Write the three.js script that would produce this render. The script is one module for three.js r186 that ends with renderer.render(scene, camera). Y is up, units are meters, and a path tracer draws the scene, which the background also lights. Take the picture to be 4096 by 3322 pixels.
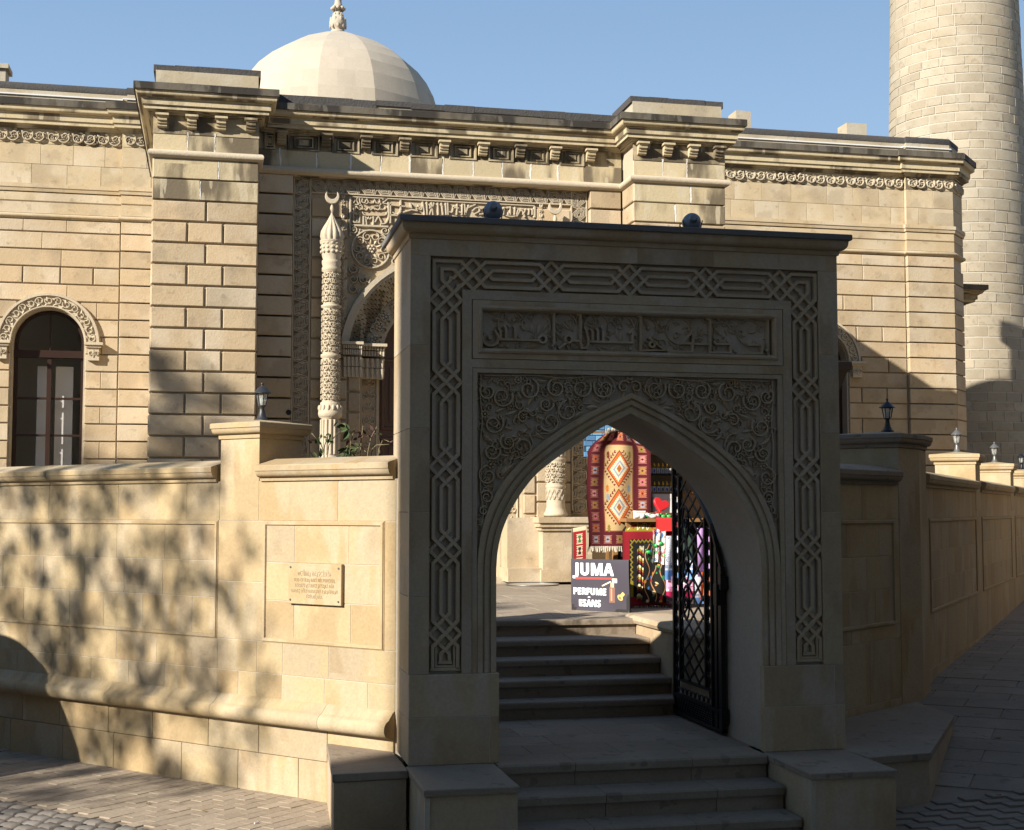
import * as THREE from 'three';
import { mergeGeometries, toCreasedNormals } from 'three/addons/utils/BufferGeometryUtils.js';
import { FontLoader } from 'three/addons/loaders/FontLoader.js';
import { TextGeometry } from 'three/addons/geometries/TextGeometry.js';

/* ---------- camera, sky, sun, exposure ---------- */
const scene = new THREE.Scene();
const CAM = new THREE.Vector3(-2.870, 1.70, 9.247), PITCH = Math.atan(383 / 5500), YAW = 12.24 * Math.PI / 180;
const FW = new THREE.Vector3(Math.sin(YAW) * Math.cos(PITCH), Math.sin(PITCH), -Math.cos(YAW) * Math.cos(PITCH));
const camera = new THREE.PerspectiveCamera(33.61, 1024 / 830, 0.1, 400);
camera.position.copy(CAM); camera.lookAt(CAM.clone().add(FW)); camera.updateMatrixWorld();
const renderer = new THREE.WebGLRenderer({ antialias: true });
renderer.setSize(1024, 830);
renderer.toneMapping = THREE.LinearToneMapping; renderer.toneMappingExposure = 2.0;
renderer.shadowMap.enabled = true;
{ // clear air: deeper blue overhead, paler towards the horizon
  const W = 64, H = 256, d = new Float32Array(W * H * 4);
  for (let j = 0; j < H; j++) for (let i = 0; i < W; i++) {
    const el = (j + 0.5) / H * 180 - 90, o = (j * W + i) * 4;
    const st = [[0, 0.50, 0.68, 0.88], [12, 0.385, 0.58, 0.84], [20, 0.285, 0.455, 0.71], [45, 0.17, 0.30, 0.53], [90, 0.10, 0.21, 0.42]];
    let q = 0; while (q < 3 && el > st[q + 1][0]) q++;
    const t = Math.max(0, Math.min(1, (el - st[q][0]) / (st[q + 1][0] - st[q][0])));
    for (let k = 0; k < 3; k++) d[o + k] = el < 0 ? [0.12, 0.10, 0.08][k] : 0.5 * (st[q][k + 1] + (st[q + 1][k + 1] - st[q][k + 1]) * t);
    d[o + 3] = 1;
  }
  const t = new THREE.DataTexture(d, W, H, THREE.RGBAFormat, THREE.FloatType);
  t.mapping = THREE.EquirectangularReflectionMapping; t.magFilter = t.minFilter = THREE.LinearFilter; t.needsUpdate = true;
  scene.background = t; scene.environment = t;
}
const SUN = new THREE.Vector3(-1.69, 1.0, 1.0).normalize();
const sun = new THREE.DirectionalLight(new THREE.Color().setRGB(1, 0.935, 0.83), 5);
sun.target.position.set(0, 2, -6); sun.position.copy(SUN).multiplyScalar(60).add(sun.target.position); scene.add(sun, sun.target);
sun.castShadow = true; sun.shadow.mapSize.set(4096, 4096); sun.shadow.radius = 1.2;
Object.assign(sun.shadow.camera, { left: -40, right: 40, top: 40, bottom: -40, near: 1, far: 160 });

/* ---------- helpers ---------- */
let seed = 7;
const rnd = () => { seed = (seed + 0x6D2B79F5) | 0; let t = Math.imul(seed ^ (seed >>> 15), 1 | seed); t = (t + Math.imul(t ^ (t >>> 7), 61 | t)) ^ t; return ((t ^ (t >>> 14)) >>> 0) / 4294967296; };
const rr = (a, b) => a + (b - a) * rnd();
const pick = (a) => a[Math.floor(rnd() * a.length) % a.length];
const D2R = Math.PI / 180;
// photo pixel -> point on a plane
const RT = new THREE.Vector3(Math.cos(YAW), 0, Math.sin(YAW)), UP = new THREE.Vector3().crossVectors(RT, FW);
const ray = (u, v) => FW.clone().multiplyScalar(5500).addScaledVector(RT, u - 2048).addScaledVector(UP, -(v - 1661)).normalize();
const onZ = (u, v, z) => { const d = ray(u, v); return d.multiplyScalar((z - CAM.z) / d.z).add(CAM); };
const crop = (x0, y0, f) => (x, y, z) => { const p = onZ(x0 + x * f, y0 + y * f, z); return [p.x, p.y]; };

const taken = {};
const numbered = (n) => { if (!(n in taken)) { taken[n] = 0; return n; } taken[n]++; return n + '_' + String(taken[n]).padStart(3, '0'); };
function tag(o, label, category, group) { o.userData.label = label; o.userData.category = category; if (group) o.userData.group = group; return o; }
function thing(name, label, category, pos = [0, 0, 0], turn = 0, group) {
  const o = new THREE.Group(); o.name = numbered(name); o.position.set(...pos); o.rotation.y = turn; scene.add(o);
  return tag(o, label, category, group);
}
function autoUV(g, s = 0.4, ox = rnd() * 7, oy = rnd() * 7) { // box-projected uv in metres
  if (g.index) g = g.toNonIndexed();
  const p = g.attributes.position, n = g.attributes.normal, uv = new Float32Array(p.count * 2);
  for (let i = 0; i < p.count; i += 3) {
    let nx = 0, ny = 0, nz = 0;
    for (let k = 0; k < 3; k++) { nx += Math.abs(n.getX(i + k)); ny += Math.abs(n.getY(i + k)); nz += Math.abs(n.getZ(i + k)); }
    for (let k = i; k < i + 3; k++) {
      const x = p.getX(k), y = p.getY(k), z = p.getZ(k);
      const [a, b] = nz >= nx && nz >= ny ? [x, y] : nx >= ny ? [z, y] : [x, z];
      uv[k * 2] = a * s + ox; uv[k * 2 + 1] = b * s + oy;
    }
  }
  g.setAttribute('uv', new THREE.BufferAttribute(uv, 2)); return g;
}
function mesh(name, geo, mat, parent, keepUV) {
  if (Array.isArray(geo)) geo = join(geo);
  const m = new THREE.Mesh(keepUV ? geo : autoUV(geo), mat); m.castShadow = m.receiveShadow = true;
  if (parent) { m.name = name; parent.add(m); } else { m.name = numbered(name); scene.add(m); }
  return m;
}
function join(list) {
  const out = list.filter(Boolean).map((g) => { let q = g.index ? g.toNonIndexed() : g; const c = new THREE.BufferGeometry(); c.setAttribute('position', q.attributes.position); if (!q.attributes.normal) q.computeVertexNormals(); c.setAttribute('normal', q.attributes.normal); c.setAttribute('uv', q.attributes.uv || new THREE.BufferAttribute(new Float32Array(q.attributes.position.count * 2), 2)); return c; });
  return mergeGeometries(out);
}
const box = (w, h, d, x = 0, y = 0, z = 0) => new THREE.BoxGeometry(w, h, d).translate(x, y, z);
const span = (x0, x1, y0, y1, z0, z1) => box(x1 - x0, y1 - y0, z1 - z0, (x0 + x1) / 2, (y0 + y1) / 2, (z0 + z1) / 2);
function fromTris(a) { const g = new THREE.BufferGeometry(); g.setAttribute('position', new THREE.BufferAttribute(new Float32Array(a), 3)); g.computeVertexNormals(); return g; }
function quad(o, a, b, c, d) { o.push(...a, ...b, ...c, ...a, ...c, ...d); }
// a dressed stone: chamfered face towards +z, corners slightly out of true
function stoneGeo(w, h, d, bev = 0.006, wob = 0) {
  const o = [], x = w / 2, y = h / 2, j = () => (rnd() - 0.5) * wob;
  const ring = (ix, z, q) => [[-x + ix, -y + ix], [x - ix, -y + ix], [x - ix, y - ix], [-x + ix, y - ix]].map(([a, b]) => [a + (q ? j() : 0), b + (q ? j() : 0), z + (q ? j() * 0.6 : 0)]);
  const A = ring(0, 0), B = ring(0, d - bev), Cc = ring(bev, d, 1);
  for (let i = 0; i < 4; i++) { const k = (i + 1) % 4; quad(o, A[i], A[k], B[k], B[i]); quad(o, B[i], B[k], Cc[k], Cc[i]); }
  quad(o, Cc[0], Cc[1], Cc[2], Cc[3]); return fromTris(o);
}
function stone(parent, x0, x1, y0, y1, z, d, mats, gap = 0.003, bev = 0.004, wob = 0.002, name = 'stone_block') {
  const m = mesh(name, stoneGeo(x1 - x0 - gap, y1 - y0 - gap, d, bev, wob), Array.isArray(mats) ? pick(mats) : mats, parent);
  m.position.set((x0 + x1) / 2, (y0 + y1) / 2, z); return m;
}
// split a run into stones of about the given length
function splits(x0, x1, len, jit = 0.25, off = 0.5) { const a = [x0]; let x = x0 + len * (0.4 + off * 0.7); while (x < x1 - len * 0.35) { a.push(x); x += len * (1 + (rnd() - 0.5) * 2 * jit); } a.push(x1); return a; }
// moulding: profile [[out, y], ...] swept along a plan path, mitred; outward is to the left of travel seen from above with +z down the page
function sweep(path, prof, crease = 0.6, cap = true) {
  const o = [], n = path.length, pts = [];
  const nrm = (a, b) => { const dx = b[0] - a[0], dz = b[1] - a[1], l = Math.hypot(dx, dz); return [-dz / l, dx / l]; };
  for (let i = 0; i < n; i++) {
    const n1 = nrm(path[Math.max(0, i - 1)], path[Math.max(1, i)]), n2 = nrm(path[Math.min(i, n - 2)], path[Math.min(i + 1, n - 1)]);
    const k = 1 + n1[0] * n2[0] + n1[1] * n2[1], m = [(n1[0] + n2[0]) / k, (n1[1] + n2[1]) / k];
    pts.push(prof.map(([q, y]) => [path[i][0] + m[0] * q, y, path[i][1] + m[1] * q]));
  }
  for (let i = 0; i < n - 1; i++) for (let k = 0; k < prof.length - 1; k++) quad(o, pts[i][k + 1], pts[i + 1][k + 1], pts[i + 1][k], pts[i][k]);
  if (cap) { const sh = THREE.ShapeUtils.triangulateShape(prof.map(([a, b]) => new THREE.Vector2(a, b)), []); for (const e of [0, n - 1]) for (const t of sh) for (const k of t) o.push(...pts[e][k]); }
  return toCreasedNormals(fromTris(o), crease);
}
function roundProf(cx, cy, r, a0, a1, n = 8) { const p = []; for (let i = 0; i <= n; i++) { const a = (a0 + (a1 - a0) * i / n) * D2R; p.push([cx + Math.cos(a) * r, cy + Math.sin(a) * r]); } return p; }
// relief ribbon on the xy plane rising along +z
function rib(pts, hw, h, closed = false, z = 0, tp = 0.55) {
  const o = [], n = pts.length, L = [], seg = closed ? n : n - 1;
  for (let i = 0; i < n; i++) {
    const a = pts[closed ? (i + n - 1) % n : Math.max(0, i - 1)], b = pts[i], c = pts[closed ? (i + 1) % n : Math.min(n - 1, i + 1)];
    let d1 = [b[0] - a[0], b[1] - a[1]], d2 = [c[0] - b[0], c[1] - b[1]]; let l1 = Math.hypot(...d1), l2 = Math.hypot(...d2);
    if (l1 < 1e-9) { d1 = d2; l1 = l2; } if (l2 < 1e-9) { d2 = d1; l2 = l1; }
    const n1 = [-d1[1] / l1, d1[0] / l1], n2 = [-d2[1] / l2, d2[0] / l2]; let k = 1 + n1[0] * n2[0] + n1[1] * n2[1]; if (k < 0.35) k = 0.35;
    const m = [(n1[0] + n2[0]) / k, (n1[1] + n2[1]) / k], w = typeof hw === 'function' ? hw(i / (n - 1)) : hw, hh = typeof h === 'function' ? h(i / (n - 1)) : h;
    L.push([[b[0] - m[0] * w, b[1] - m[1] * w, z], [b[0] - m[0] * w * tp, b[1] - m[1] * w * tp, z + hh], [b[0] + m[0] * w * tp, b[1] + m[1] * w * tp, z + hh], [b[0] + m[0] * w, b[1] + m[1] * w, z]]);
  }
  for (let i = 0; i < seg; i++) { const k = (i + 1) % n; for (let q = 0; q < 3; q++) quad(o, L[i][q], L[k][q], L[k][q + 1], L[i][q + 1]); }
  if (!closed) { quad(o, ...L[0]); quad(o, ...L[n - 1]); }
  return fromTris(o);
}
function leaf(x, y, ang, len, wid, h, curl = 0) {
  const o = [], N = 6, mid = [], l = [], r = []; let px = x, py = y, a = ang;
  for (let i = 0; i <= N; i++) { const t = i / N, w = wid * Math.sin(Math.PI * Math.pow(t, 0.8)) * 0.5; const nx = -Math.sin(a), ny = Math.cos(a);
    mid.push([px, py, h * (0.35 + 0.65 * Math.sin(Math.PI * t))]); l.push([px + nx * w, py + ny * w, 0.001 + h * 0.25]); r.push([px - nx * w, py - ny * w, 0.001 + h * 0.25]);
    px += Math.cos(a) * len / N; py += Math.sin(a) * len / N; a += curl / N; }
  for (let i = 0; i < N; i++) { quad(o, l[i], l[i + 1], mid[i + 1], mid[i]); quad(o, mid[i], mid[i + 1], r[i + 1], r[i]);
    quad(o, [l[i][0], l[i][1], 0], [l[i + 1][0], l[i + 1][1], 0], l[i + 1], l[i]); quad(o, r[i], r[i + 1], [r[i + 1][0], r[i + 1][1], 0], [r[i][0], r[i][1], 0]); }
  return fromTris(o);
}
function bump(x, y, r, h, n = 8) { const o = []; for (let i = 0; i < n; i++) { const a = i / n * 6.2832, b = (i + 1) / n * 6.2832, P = (q, t, z) => [x + Math.cos(t) * r * q, y + Math.sin(t) * r * q, z]; quad(o, P(1, a, 0), P(1, b, 0), P(0.72, b, h * 0.75), P(0.72, a, h * 0.75)); o.push(...P(0.72, a, h * 0.75), ...P(0.72, b, h * 0.75), x, y, h); } return fromTris(o); }
function rosette(x, y, r, n, h, a0 = 0) { const g = [bump(x, y, r * 0.34, h * 1.1, 7)]; for (let i = 0; i < n; i++) { const a = a0 + i / n * 6.2832; g.push(bump(x + Math.cos(a) * r * 0.66, y + Math.sin(a) * r * 0.66, r * 0.34, h * 0.85, 6)); } return join(g); }
const arc = (cx, cy, r, a0, a1, n = 14, r2 = r) => { const p = []; for (let i = 0; i <= n; i++) { const t = i / n, a = a0 + (a1 - a0) * t, q = r + (r2 - r) * t; p.push([cx + Math.cos(a) * q, cy + Math.sin(a) * q]); } return p; };
const spiral = (cx, cy, r, a0, turns, hw, h, n = 22) => rib(arc(cx, cy, r, a0, a0 + turns * 6.2832, n, r * 0.28), (t) => hw * (1 - 0.45 * t), h);
const smooth = (pts, n = 24, closed = false) => new THREE.CatmullRomCurve3(pts.map((p) => new THREE.Vector3(p[0], p[1], p[2] || 0)), closed).getPoints(n).map((p) => [p.x, p.y, p.z]);
const tube = (pts, r, n = 24, seg = 6) => new THREE.TubeGeometry(new THREE.CatmullRomCurve3(pts.map((p) => new THREE.Vector3(...p))), n, r, seg);
const lathe = (pts, n = 16) => new THREE.LatheGeometry(pts.map((p) => new THREE.Vector2(...p)), n);
function extrude(shape, d, bev = 0) { return new THREE.ExtrudeGeometry(shape, { depth: d, bevelEnabled: bev > 0, bevelSize: bev, bevelThickness: bev, bevelSegments: 1, curveSegments: 24 }); }
const poly = (pts) => new THREE.Shape(pts.map((p) => new THREE.Vector2(p[0], p[1])));
const holeOf = (pts) => new THREE.Path(pts.map((p) => new THREE.Vector2(p[0], p[1])));
function bar(a, b, w, d = w) { const A = new THREE.Vector3(...a), B = new THREE.Vector3(...b), L = A.distanceTo(B), g = new THREE.BoxGeometry(w, L, d); g.applyQuaternion(new THREE.Quaternion().setFromUnitVectors(new THREE.Vector3(0, 1, 0), B.clone().sub(A).normalize())); const m = A.add(B).multiplyScalar(0.5); return g.translate(m.x, m.y, m.z); }

/* ---------- procedural textures ---------- */
function noiseT(P, sd) { // tileable value noise, period P cells
  const h = (x, y) => { let n = Math.imul(((x % P) + P) % P, 374761393) + Math.imul(((y % P) + P) % P, 668265263) + Math.imul(sd, 974711); n = Math.imul(n ^ (n >>> 13), 1274126177); return ((n ^ (n >>> 16)) >>> 0) / 4294967296; };
  return (u, v) => { const x = u * P, y = v * P, i = Math.floor(x), j = Math.floor(y); let f = x - i, g = y - j; f = f * f * (3 - 2 * f); g = g * g * (3 - 2 * g); return (h(i, j) * (1 - f) + h(i + 1, j) * f) * (1 - g) + (h(i, j + 1) * (1 - f) + h(i + 1, j + 1) * f) * g; };
}
function fbmT(P, oct, sd) { const f = []; for (let k = 0; k < oct; k++) f.push(noiseT(P << k, sd + k * 17)); return (u, v) => { let s = 0, a = 0.5, t = 0; for (const q of f) { s += q(u, v) * a; t += a; a *= 0.55; } return s / t; }; }
function dataTex(N, fn, srgb = true) {
  const d = new Uint8Array(N * N * 4);
  for (let j = 0; j < N; j++) for (let i = 0; i < N; i++) { const c = fn((i + 0.5) / N, (j + 0.5) / N), o = (j * N + i) * 4; for (let k = 0; k < 3; k++) { const l = Math.max(0, Math.min(1, c[k])); d[o + k] = srgb ? Math.round(255 * (l <= 0.0031308 ? l * 12.92 : 1.055 * Math.pow(l, 1 / 2.4) - 0.055)) : Math.round(l * 255); } d[o + 3] = 255; }
  const t = new THREE.DataTexture(d, N, N); t.wrapS = t.wrapT = THREE.RepeatWrapping; t.magFilter = THREE.LinearFilter; t.minFilter = THREE.LinearMipmapLinearFilter; t.generateMipmaps = true; if (srgb) t.colorSpace = THREE.SRGBColorSpace; t.needsUpdate = true; return t;
}
const mix = (a, b, t) => a.map((x, i) => x + (b[i] - x) * t), sst = (a, b, x) => { const t = Math.max(0, Math.min(1, (x - a) / (b - a))); return t * t * (3 - 2 * t); };
const nA = fbmT(4, 5, 3), nB = fbmT(8, 5, 91), nC = fbmT(3, 4, 50), nG = noiseT(256, 5), nG2 = noiseT(128, 8), nP = fbmT(24, 3, 77);
const grain = (u, v) => (nG(u, v) - 0.5) * 0.09 + (nG2(u, v) - 0.5) * 0.07;
const T = {
  plain: dataTex(512, (u, v) => { const k = 0.84 + (nA(u, v) - 0.5) * 0.22 + grain(u, v); return [k, k * 0.99, k * 0.975]; }),
  sandy: dataTex(1024, (u, v) => { const p = nA(u, v), q = nC(u, v), s = nB(u, (v * 0.25) % 1), w = nB((u + 0.4) % 1, (v * 0.5) % 1); let c = mix([0.84, 0.80, 0.72], [0.92, 0.83, 0.64], sst(0.35, 0.62, p)); c = mix(c, [0.78, 0.63, 0.42], sst(0.52, 0.70, q) * 0.5); c = mix(c, [0.62, 0.50, 0.36], sst(0.56, 0.70, w) * 0.4); c = mix(c, [1.0, 0.98, 0.95], sst(0.58, 0.70, s) * 0.55); const k = 1 + grain(u, v) * 1.3; return c.map((x) => x * k * 0.94); }),
  weather: dataTex(1024, (u, v) => { const p = nA(u, v), q = nB(u, v), w = nP(u, v), s = nC(u, (v * 0.34) % 1); let c = mix([0.90, 0.87, 0.80], [0.80, 0.72, 0.58], sst(0.35, 0.7, p)); c = mix(c, [0.52, 0.47, 0.40], sst(0.55, 0.72, q) * 0.40); c = mix(c, [0.52, 0.48, 0.42], sst(0.54, 0.70, s) * 0.42); const k = 1 + grain(u, v) - sst(0.74, 0.80, w) * 0.16; return c.map((x) => x * k * 0.95); }),
  soot: dataTex(1024, (u, v) => { const s = nB(u, (v * 0.2) % 1), q = nA(u, v), w = nP(u, (v * 0.25) % 1); let c = mix([0.80, 0.74, 0.62], [0.20, 0.18, 0.155], sst(0.46, 0.66, s * 0.6 + q * 0.4)); c = mix(c, [0.85, 0.82, 0.76], sst(0.66, 0.72, w) * 0.7); const k = 1 + grain(u, v) * 1.3; return c.map((x) => x * k); }),
  sootlight: dataTex(1024, (u, v) => { const s = nB(u + 0.37, (v * 0.2) % 1), q = nC(u, v), w = nP(u, (v * 0.2) % 1); let c = mix([0.90, 0.84, 0.72], [0.27, 0.24, 0.205], sst(0.50, 0.66, s * 0.6 + q * 0.4)); c = mix(c, [0.95, 0.93, 0.9], sst(0.68, 0.74, w) * 0.6); const k = 1 + grain(u, v); return c.map((x) => x * k); }),
  rough: dataTex(512, (u, v) => { const p = nB(u, v), w = nP(u, v); let c = mix([0.92, 0.89, 0.83], [0.82, 0.77, 0.69], sst(0.3, 0.7, p)); const k = 1 + grain(u, v) - sst(0.72, 0.76, w) * 0.18; return c.map((x) => x * k * 0.95); }),
  pave: dataTex(512, (u, v) => { const p = nA(u, v), w = nP(u, v); let c = mix([0.85, 0.82, 0.78], [0.70, 0.665, 0.62], sst(0.3, 0.7, p)); c = mix(c, [0.35, 0.32, 0.29], sst(0.73, 0.78, w) * 0.5); const k = 1 + grain(u, v) * 1.4; return c.map((x) => x * k); }),
  bumpy: dataTex(512, (u, v) => { const k = nG(u, v) * 0.25 + nG2(u, v) * 0.3 + nP(u, v) * 0.45; return [k, k, k]; }, false),
};
const DS = THREE.DoubleSide;
function mat(r, g, b, map, o = {}) { return new THREE.MeshStandardMaterial({ color: new THREE.Color().setRGB(r, g, b), map: map || null, roughness: 0.9, metalness: 0, side: DS, ...o }); }
const rock = (r, g, b, map, bs = 0.004) => mat(r, g, b, map, { bumpMap: T.bumpy, bumpScale: bs, roughness: 0.93 });
const shades = (r, g, b, map, n, v, bs) => Array.from({ length: n }, (_, i) => { const k = 1 + ((i + 0.5) / n - 0.5) * 2 * v, w = Math.sin(i * 2.3) * v * 0.12; return rock(r * k * (1 + w), g * k, b * k * (1 - w), map, bs); });
const M = {
  gate: rock(0.44, 0.37, 0.29, T.plain, 0.003), gates: shades(0.45, 0.38, 0.30, T.sandy, 5, 0.07, 0.003),
  coping: rock(0.15, 0.145, 0.138, T.plain), mortar: rock(0.50, 0.45, 0.36, T.plain), backing: rock(0.46, 0.40, 0.30, T.plain),
  wall: rock(0.43, 0.362, 0.262, T.sandy), walls: shades(0.43, 0.362, 0.262, T.sandy, 6, 0.07, 0.003),
  mosque: rock(0.51, 0.435, 0.335, T.weather), mosques: shades(0.53, 0.45, 0.345, T.weather, 7, 0.12, 0.004),
  mosqueClean: rock(0.52, 0.445, 0.33, T.plain), smooths: shades(0.55, 0.475, 0.36, T.weather, 6, 0.07, 0.003),
  soot: rock(0.46, 0.405, 0.30, T.soot), sootlight: rock(0.50, 0.44, 0.32, T.sootlight), sootlights: shades(0.50, 0.44, 0.32, T.sootlight, 5, 0.10),
  cap: rock(0.13, 0.12, 0.105, T.soot), carve: rock(0.50, 0.43, 0.32, T.plain), pale: rock(0.47, 0.435, 0.365, T.weather),
  felt: mat(0.06, 0.056, 0.054, T.plain, { bumpMap: T.bumpy, bumpScale: 0.01 }),
  dome: shades(0.46, 0.40, 0.315, T.plain, 6, 0.03, 0.002), minaret: shades(0.385, 0.345, 0.275, T.rough, 7, 0.12, 0.004), mortarMin: rock(0.47, 0.43, 0.355, T.plain),
  step: shades(0.30, 0.248, 0.19, T.pave, 4, 0.05), paver: shades(0.37, 0.31, 0.24, T.pave, 6, 0.06), cobble: shades(0.18, 0.165, 0.15, T.pave, 5, 0.12), ground: rock(0.27, 0.228, 0.18, T.pave), slab: shades(0.26, 0.225, 0.185, T.pave, 5, 0.07),
  iron: mat(0.012, 0.012, 0.014, null, { roughness: 0.45, metalness: 0.3 }), lamp: mat(0.03, 0.031, 0.033, null, { roughness: 0.45, metalness: 0.2 }), lampSilver: mat(0.16, 0.16, 0.155, null, { roughness: 0.4, metalness: 0.5 }),
  wood: mat(0.030, 0.012, 0.007, T.plain, { roughness: 0.4 }), woodLight: mat(0.30, 0.16, 0.06, T.plain, { roughness: 0.5 }), dark: mat(0.02, 0.018, 0.016), plaster: mat(0.35, 0.31, 0.25), doorWood: mat(0.12, 0.07, 0.045, T.plain, { roughness: 0.5 }),
  glass: new THREE.MeshPhysicalMaterial({ color: 0xffffff, transmission: 1, thickness: 0, roughness: 0.03, ior: 1.5, side: DS }),
  seam: rock(0.74, 0.72, 0.68, T.plain), white: mat(0.60, 0.59, 0.57), blueGrey: mat(0.17, 0.19, 0.215, null, { roughness: 0.4, metalness: 0.2 }),
};
/* ---------- setting: street, paving, courtyard floor ---------- */
const GP = [[-60, -0.5], [-10, -0.47], [0, -0.43], [0.94, -0.35], [2.85, -0.14], [3.83, -0.03], [5.2, 0.06], [8.9, 0.14], [13.7, 0.31], [60, 0.6]];
const gy = (x, z) => { const u = 0.614 * (x - 1.5) + 0.789 * (1.0 - z); for (let i = 1; i < GP.length; i++) if (u <= GP[i][0] || i === GP.length - 1) { const t = Math.max(0, Math.min(1, (u - GP[i - 1][0]) / (GP[i][0] - GP[i - 1][0]))); return GP[i - 1][1] + (GP[i][1] - GP[i - 1][1]) * t; } };
const street = (() => {
  const c = []; for (let i = -48; i <= 48; i++) c.push(Math.sign(i) * (Math.abs(i) <= 30 ? Math.abs(i) * 0.5 : 15 + Math.pow(Math.abs(i) - 30, 1.75)));
  const o = []; for (let i = 0; i < c.length - 1; i++) for (let j = 0; j < c.length - 1; j++) { const P = (a, b) => [c[a], gy(c[a], c[b]) - 0.004, c[b]]; quad(o, P(i, j), P(i, j + 1), P(i + 1, j + 1), P(i + 1, j)); }
  const m = mesh('street', fromTris(o), M.ground); m.userData.kind = 'structure'; return m;
})();
const inFrame = (x, y, z, e = 0.02) => { const p = new THREE.Vector3(x, y, z).project(camera); return Math.abs(p.x) < 1 + e && Math.abs(p.y) < 1 + e && p.z < 1; };
{ // small setts laid square to the left wall, dark rounded cobbles beyond them
  const o = new THREE.Object3D(); o.position.set(-1.6, 0, -0.6); o.rotation.y = -47 * D2R; o.updateMatrixWorld();
  const pg = [0, 1, 2, 3].map(() => stoneGeo(0.1135, 0.2075, 0.03, 0.002, 0.003).rotateX(-Math.PI / 2)), cg = [0, 1, 2, 3].map(() => { const g = toCreasedNormals(stoneGeo(0.15, 0.11, 0.05, 0.022, 0.014).rotateX(-Math.PI / 2), 1.2); return g; });
  const rest = [], restC = [], v = new THREE.Vector3(); let n = 0;
  const put = (lx, lz, g, mats, name, list, turn) => { v.set(lx, 0, lz).applyMatrix4(o.matrixWorld); const y = gy(v.x, v.z); const vis = inFrame(v.x, y, v.z) && n < 330;
    if (vis) { const m = new THREE.Mesh(autoUV(g.clone()), pick(mats)); m.name = name; m.receiveShadow = m.castShadow = true; m.position.set(v.x, y - 0.026 + rr(-0.0015, 0.002), v.z); m.rotation.y = turn; street.add(m); n++; }
    else if (list.length < 900) list.push(g.clone().rotateY(turn).translate(v.x, y - 0.026 + rr(-0.002, 0.003), v.z)); };
  for (let i = 0; i < 62; i++) for (let j = -1; j < 6; j++) { const lx = 0.3 - i * 0.116; put(lx, 0.1 + (j + (i % 2) * 0.5) * 0.21, pick(pg), M.paver, 'paving_sett', rest, -47 * D2R); }
  for (let i = 0; i < 40; i++) for (let j = 0; j < 16; j++) put(0.2 - i * 0.165 + (j % 2) * 0.08, 1.42 + j * 0.122, pick(cg), M.cobble, 'cobblestone', restC, -47 * D2R + rr(-0.12, 0.12));
  if (rest.length) mesh('setts_out_of_view', rest, M.paver[2], street).userData.kind = 'stuff';
  if (restC.length) mesh('cobbles_out_of_view', restC, M.cobble[2], street).userData.kind = 'stuff';
  // lane on the right: long slabs with a strip of small setts in front of the stair
  const d = [0.614, -0.789], nn = [0.789, 0.614]; let k = 0;
  for (let i = -4; i < 26; i++) for (let j = -1; j < 7; j++) { const w = 0.55 + (i % 3) * 0.08, u = 1.25 + i * 0.335, s = (j - 0.4 + (((i % 2) + 2) % 2) * 0.5) * 0.68; const x = 2.2 + d[0] * u + nn[0] * s, z = 0.35 + d[1] * u + nn[1] * s, y = gy(x, z); if (!inFrame(x, y, z, 0.1) || k > 140 || z > 0.16) continue; k++;
    const slope = Math.atan2(gy(x + d[0] * 0.15, z + d[1] * 0.15) - gy(x - d[0] * 0.15, z - d[1] * 0.15), 0.3);
    const m = mesh('paving_slab', stoneGeo(0.67, 0.328, 0.03, 0.004, 0.004).rotateX(-Math.PI / 2), pick(M.slab), street); m.position.set(x, y - 0.024, z); m.rotation.order = 'YXZ'; m.rotation.y = -Math.atan2(nn[1], nn[0]); m.rotation.x = slope; }
  for (let i = 0; i < 22; i++) for (let j = 0; j < 14; j++) { const x = 1.68 + j * 0.212 + (i % 2) * 0.106, z = 2.3 - i * 0.106; if (z < 0.33 - 0.1 + (x - 2.1) * 0.05 || (x < 2.15 && z < 0.36)) continue; const y = gy(x, z); if (!inFrame(x, y, z, 0.05)) continue; const m = mesh('paving_sett', stoneGeo(0.209, 0.103, 0.03, 0.003, 0.003).rotateX(-Math.PI / 2), pick(M.slab), street); m.position.set(x, y - 0.024, z); }
}
const courtyard = mesh('courtyard_floor', (() => { const g = extrude(poly([[-0.99, -3.13], [-0.99, -0.8], [-1.62, -0.8], [-10, -9.9], [-10, -13.9], [11, -13.9], [9.6, -11], [4.0, -3.5], [1.62, -1.05], [1.0, -1.0], [1.0, -3.13]].map(([a, b]) => [a, -b])), 0.6); return g.rotateX(-Math.PI / 2).translate(0, 0.06, 0); })(), M.step[2]);
courtyard.userData.kind = 'structure';
for (let i = 0; i < 9; i++) { const z0 = -3.1 - i * 0.62; const xs = splits(-1.2, 2.6, 0.62, 0.15, (i % 2) * 0.6); for (let k = 0; k < xs.length - 1; k++) { const m = mesh('floor_slab', stoneGeo(xs[k + 1] - xs[k] - 0.006, 0.614, 0.036, 0.003, 0.002).rotateX(-Math.PI / 2), pick(M.paver), courtyard); m.position.set((xs[k] + xs[k + 1]) / 2, 0.664, z0 - 0.31); } }

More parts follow.
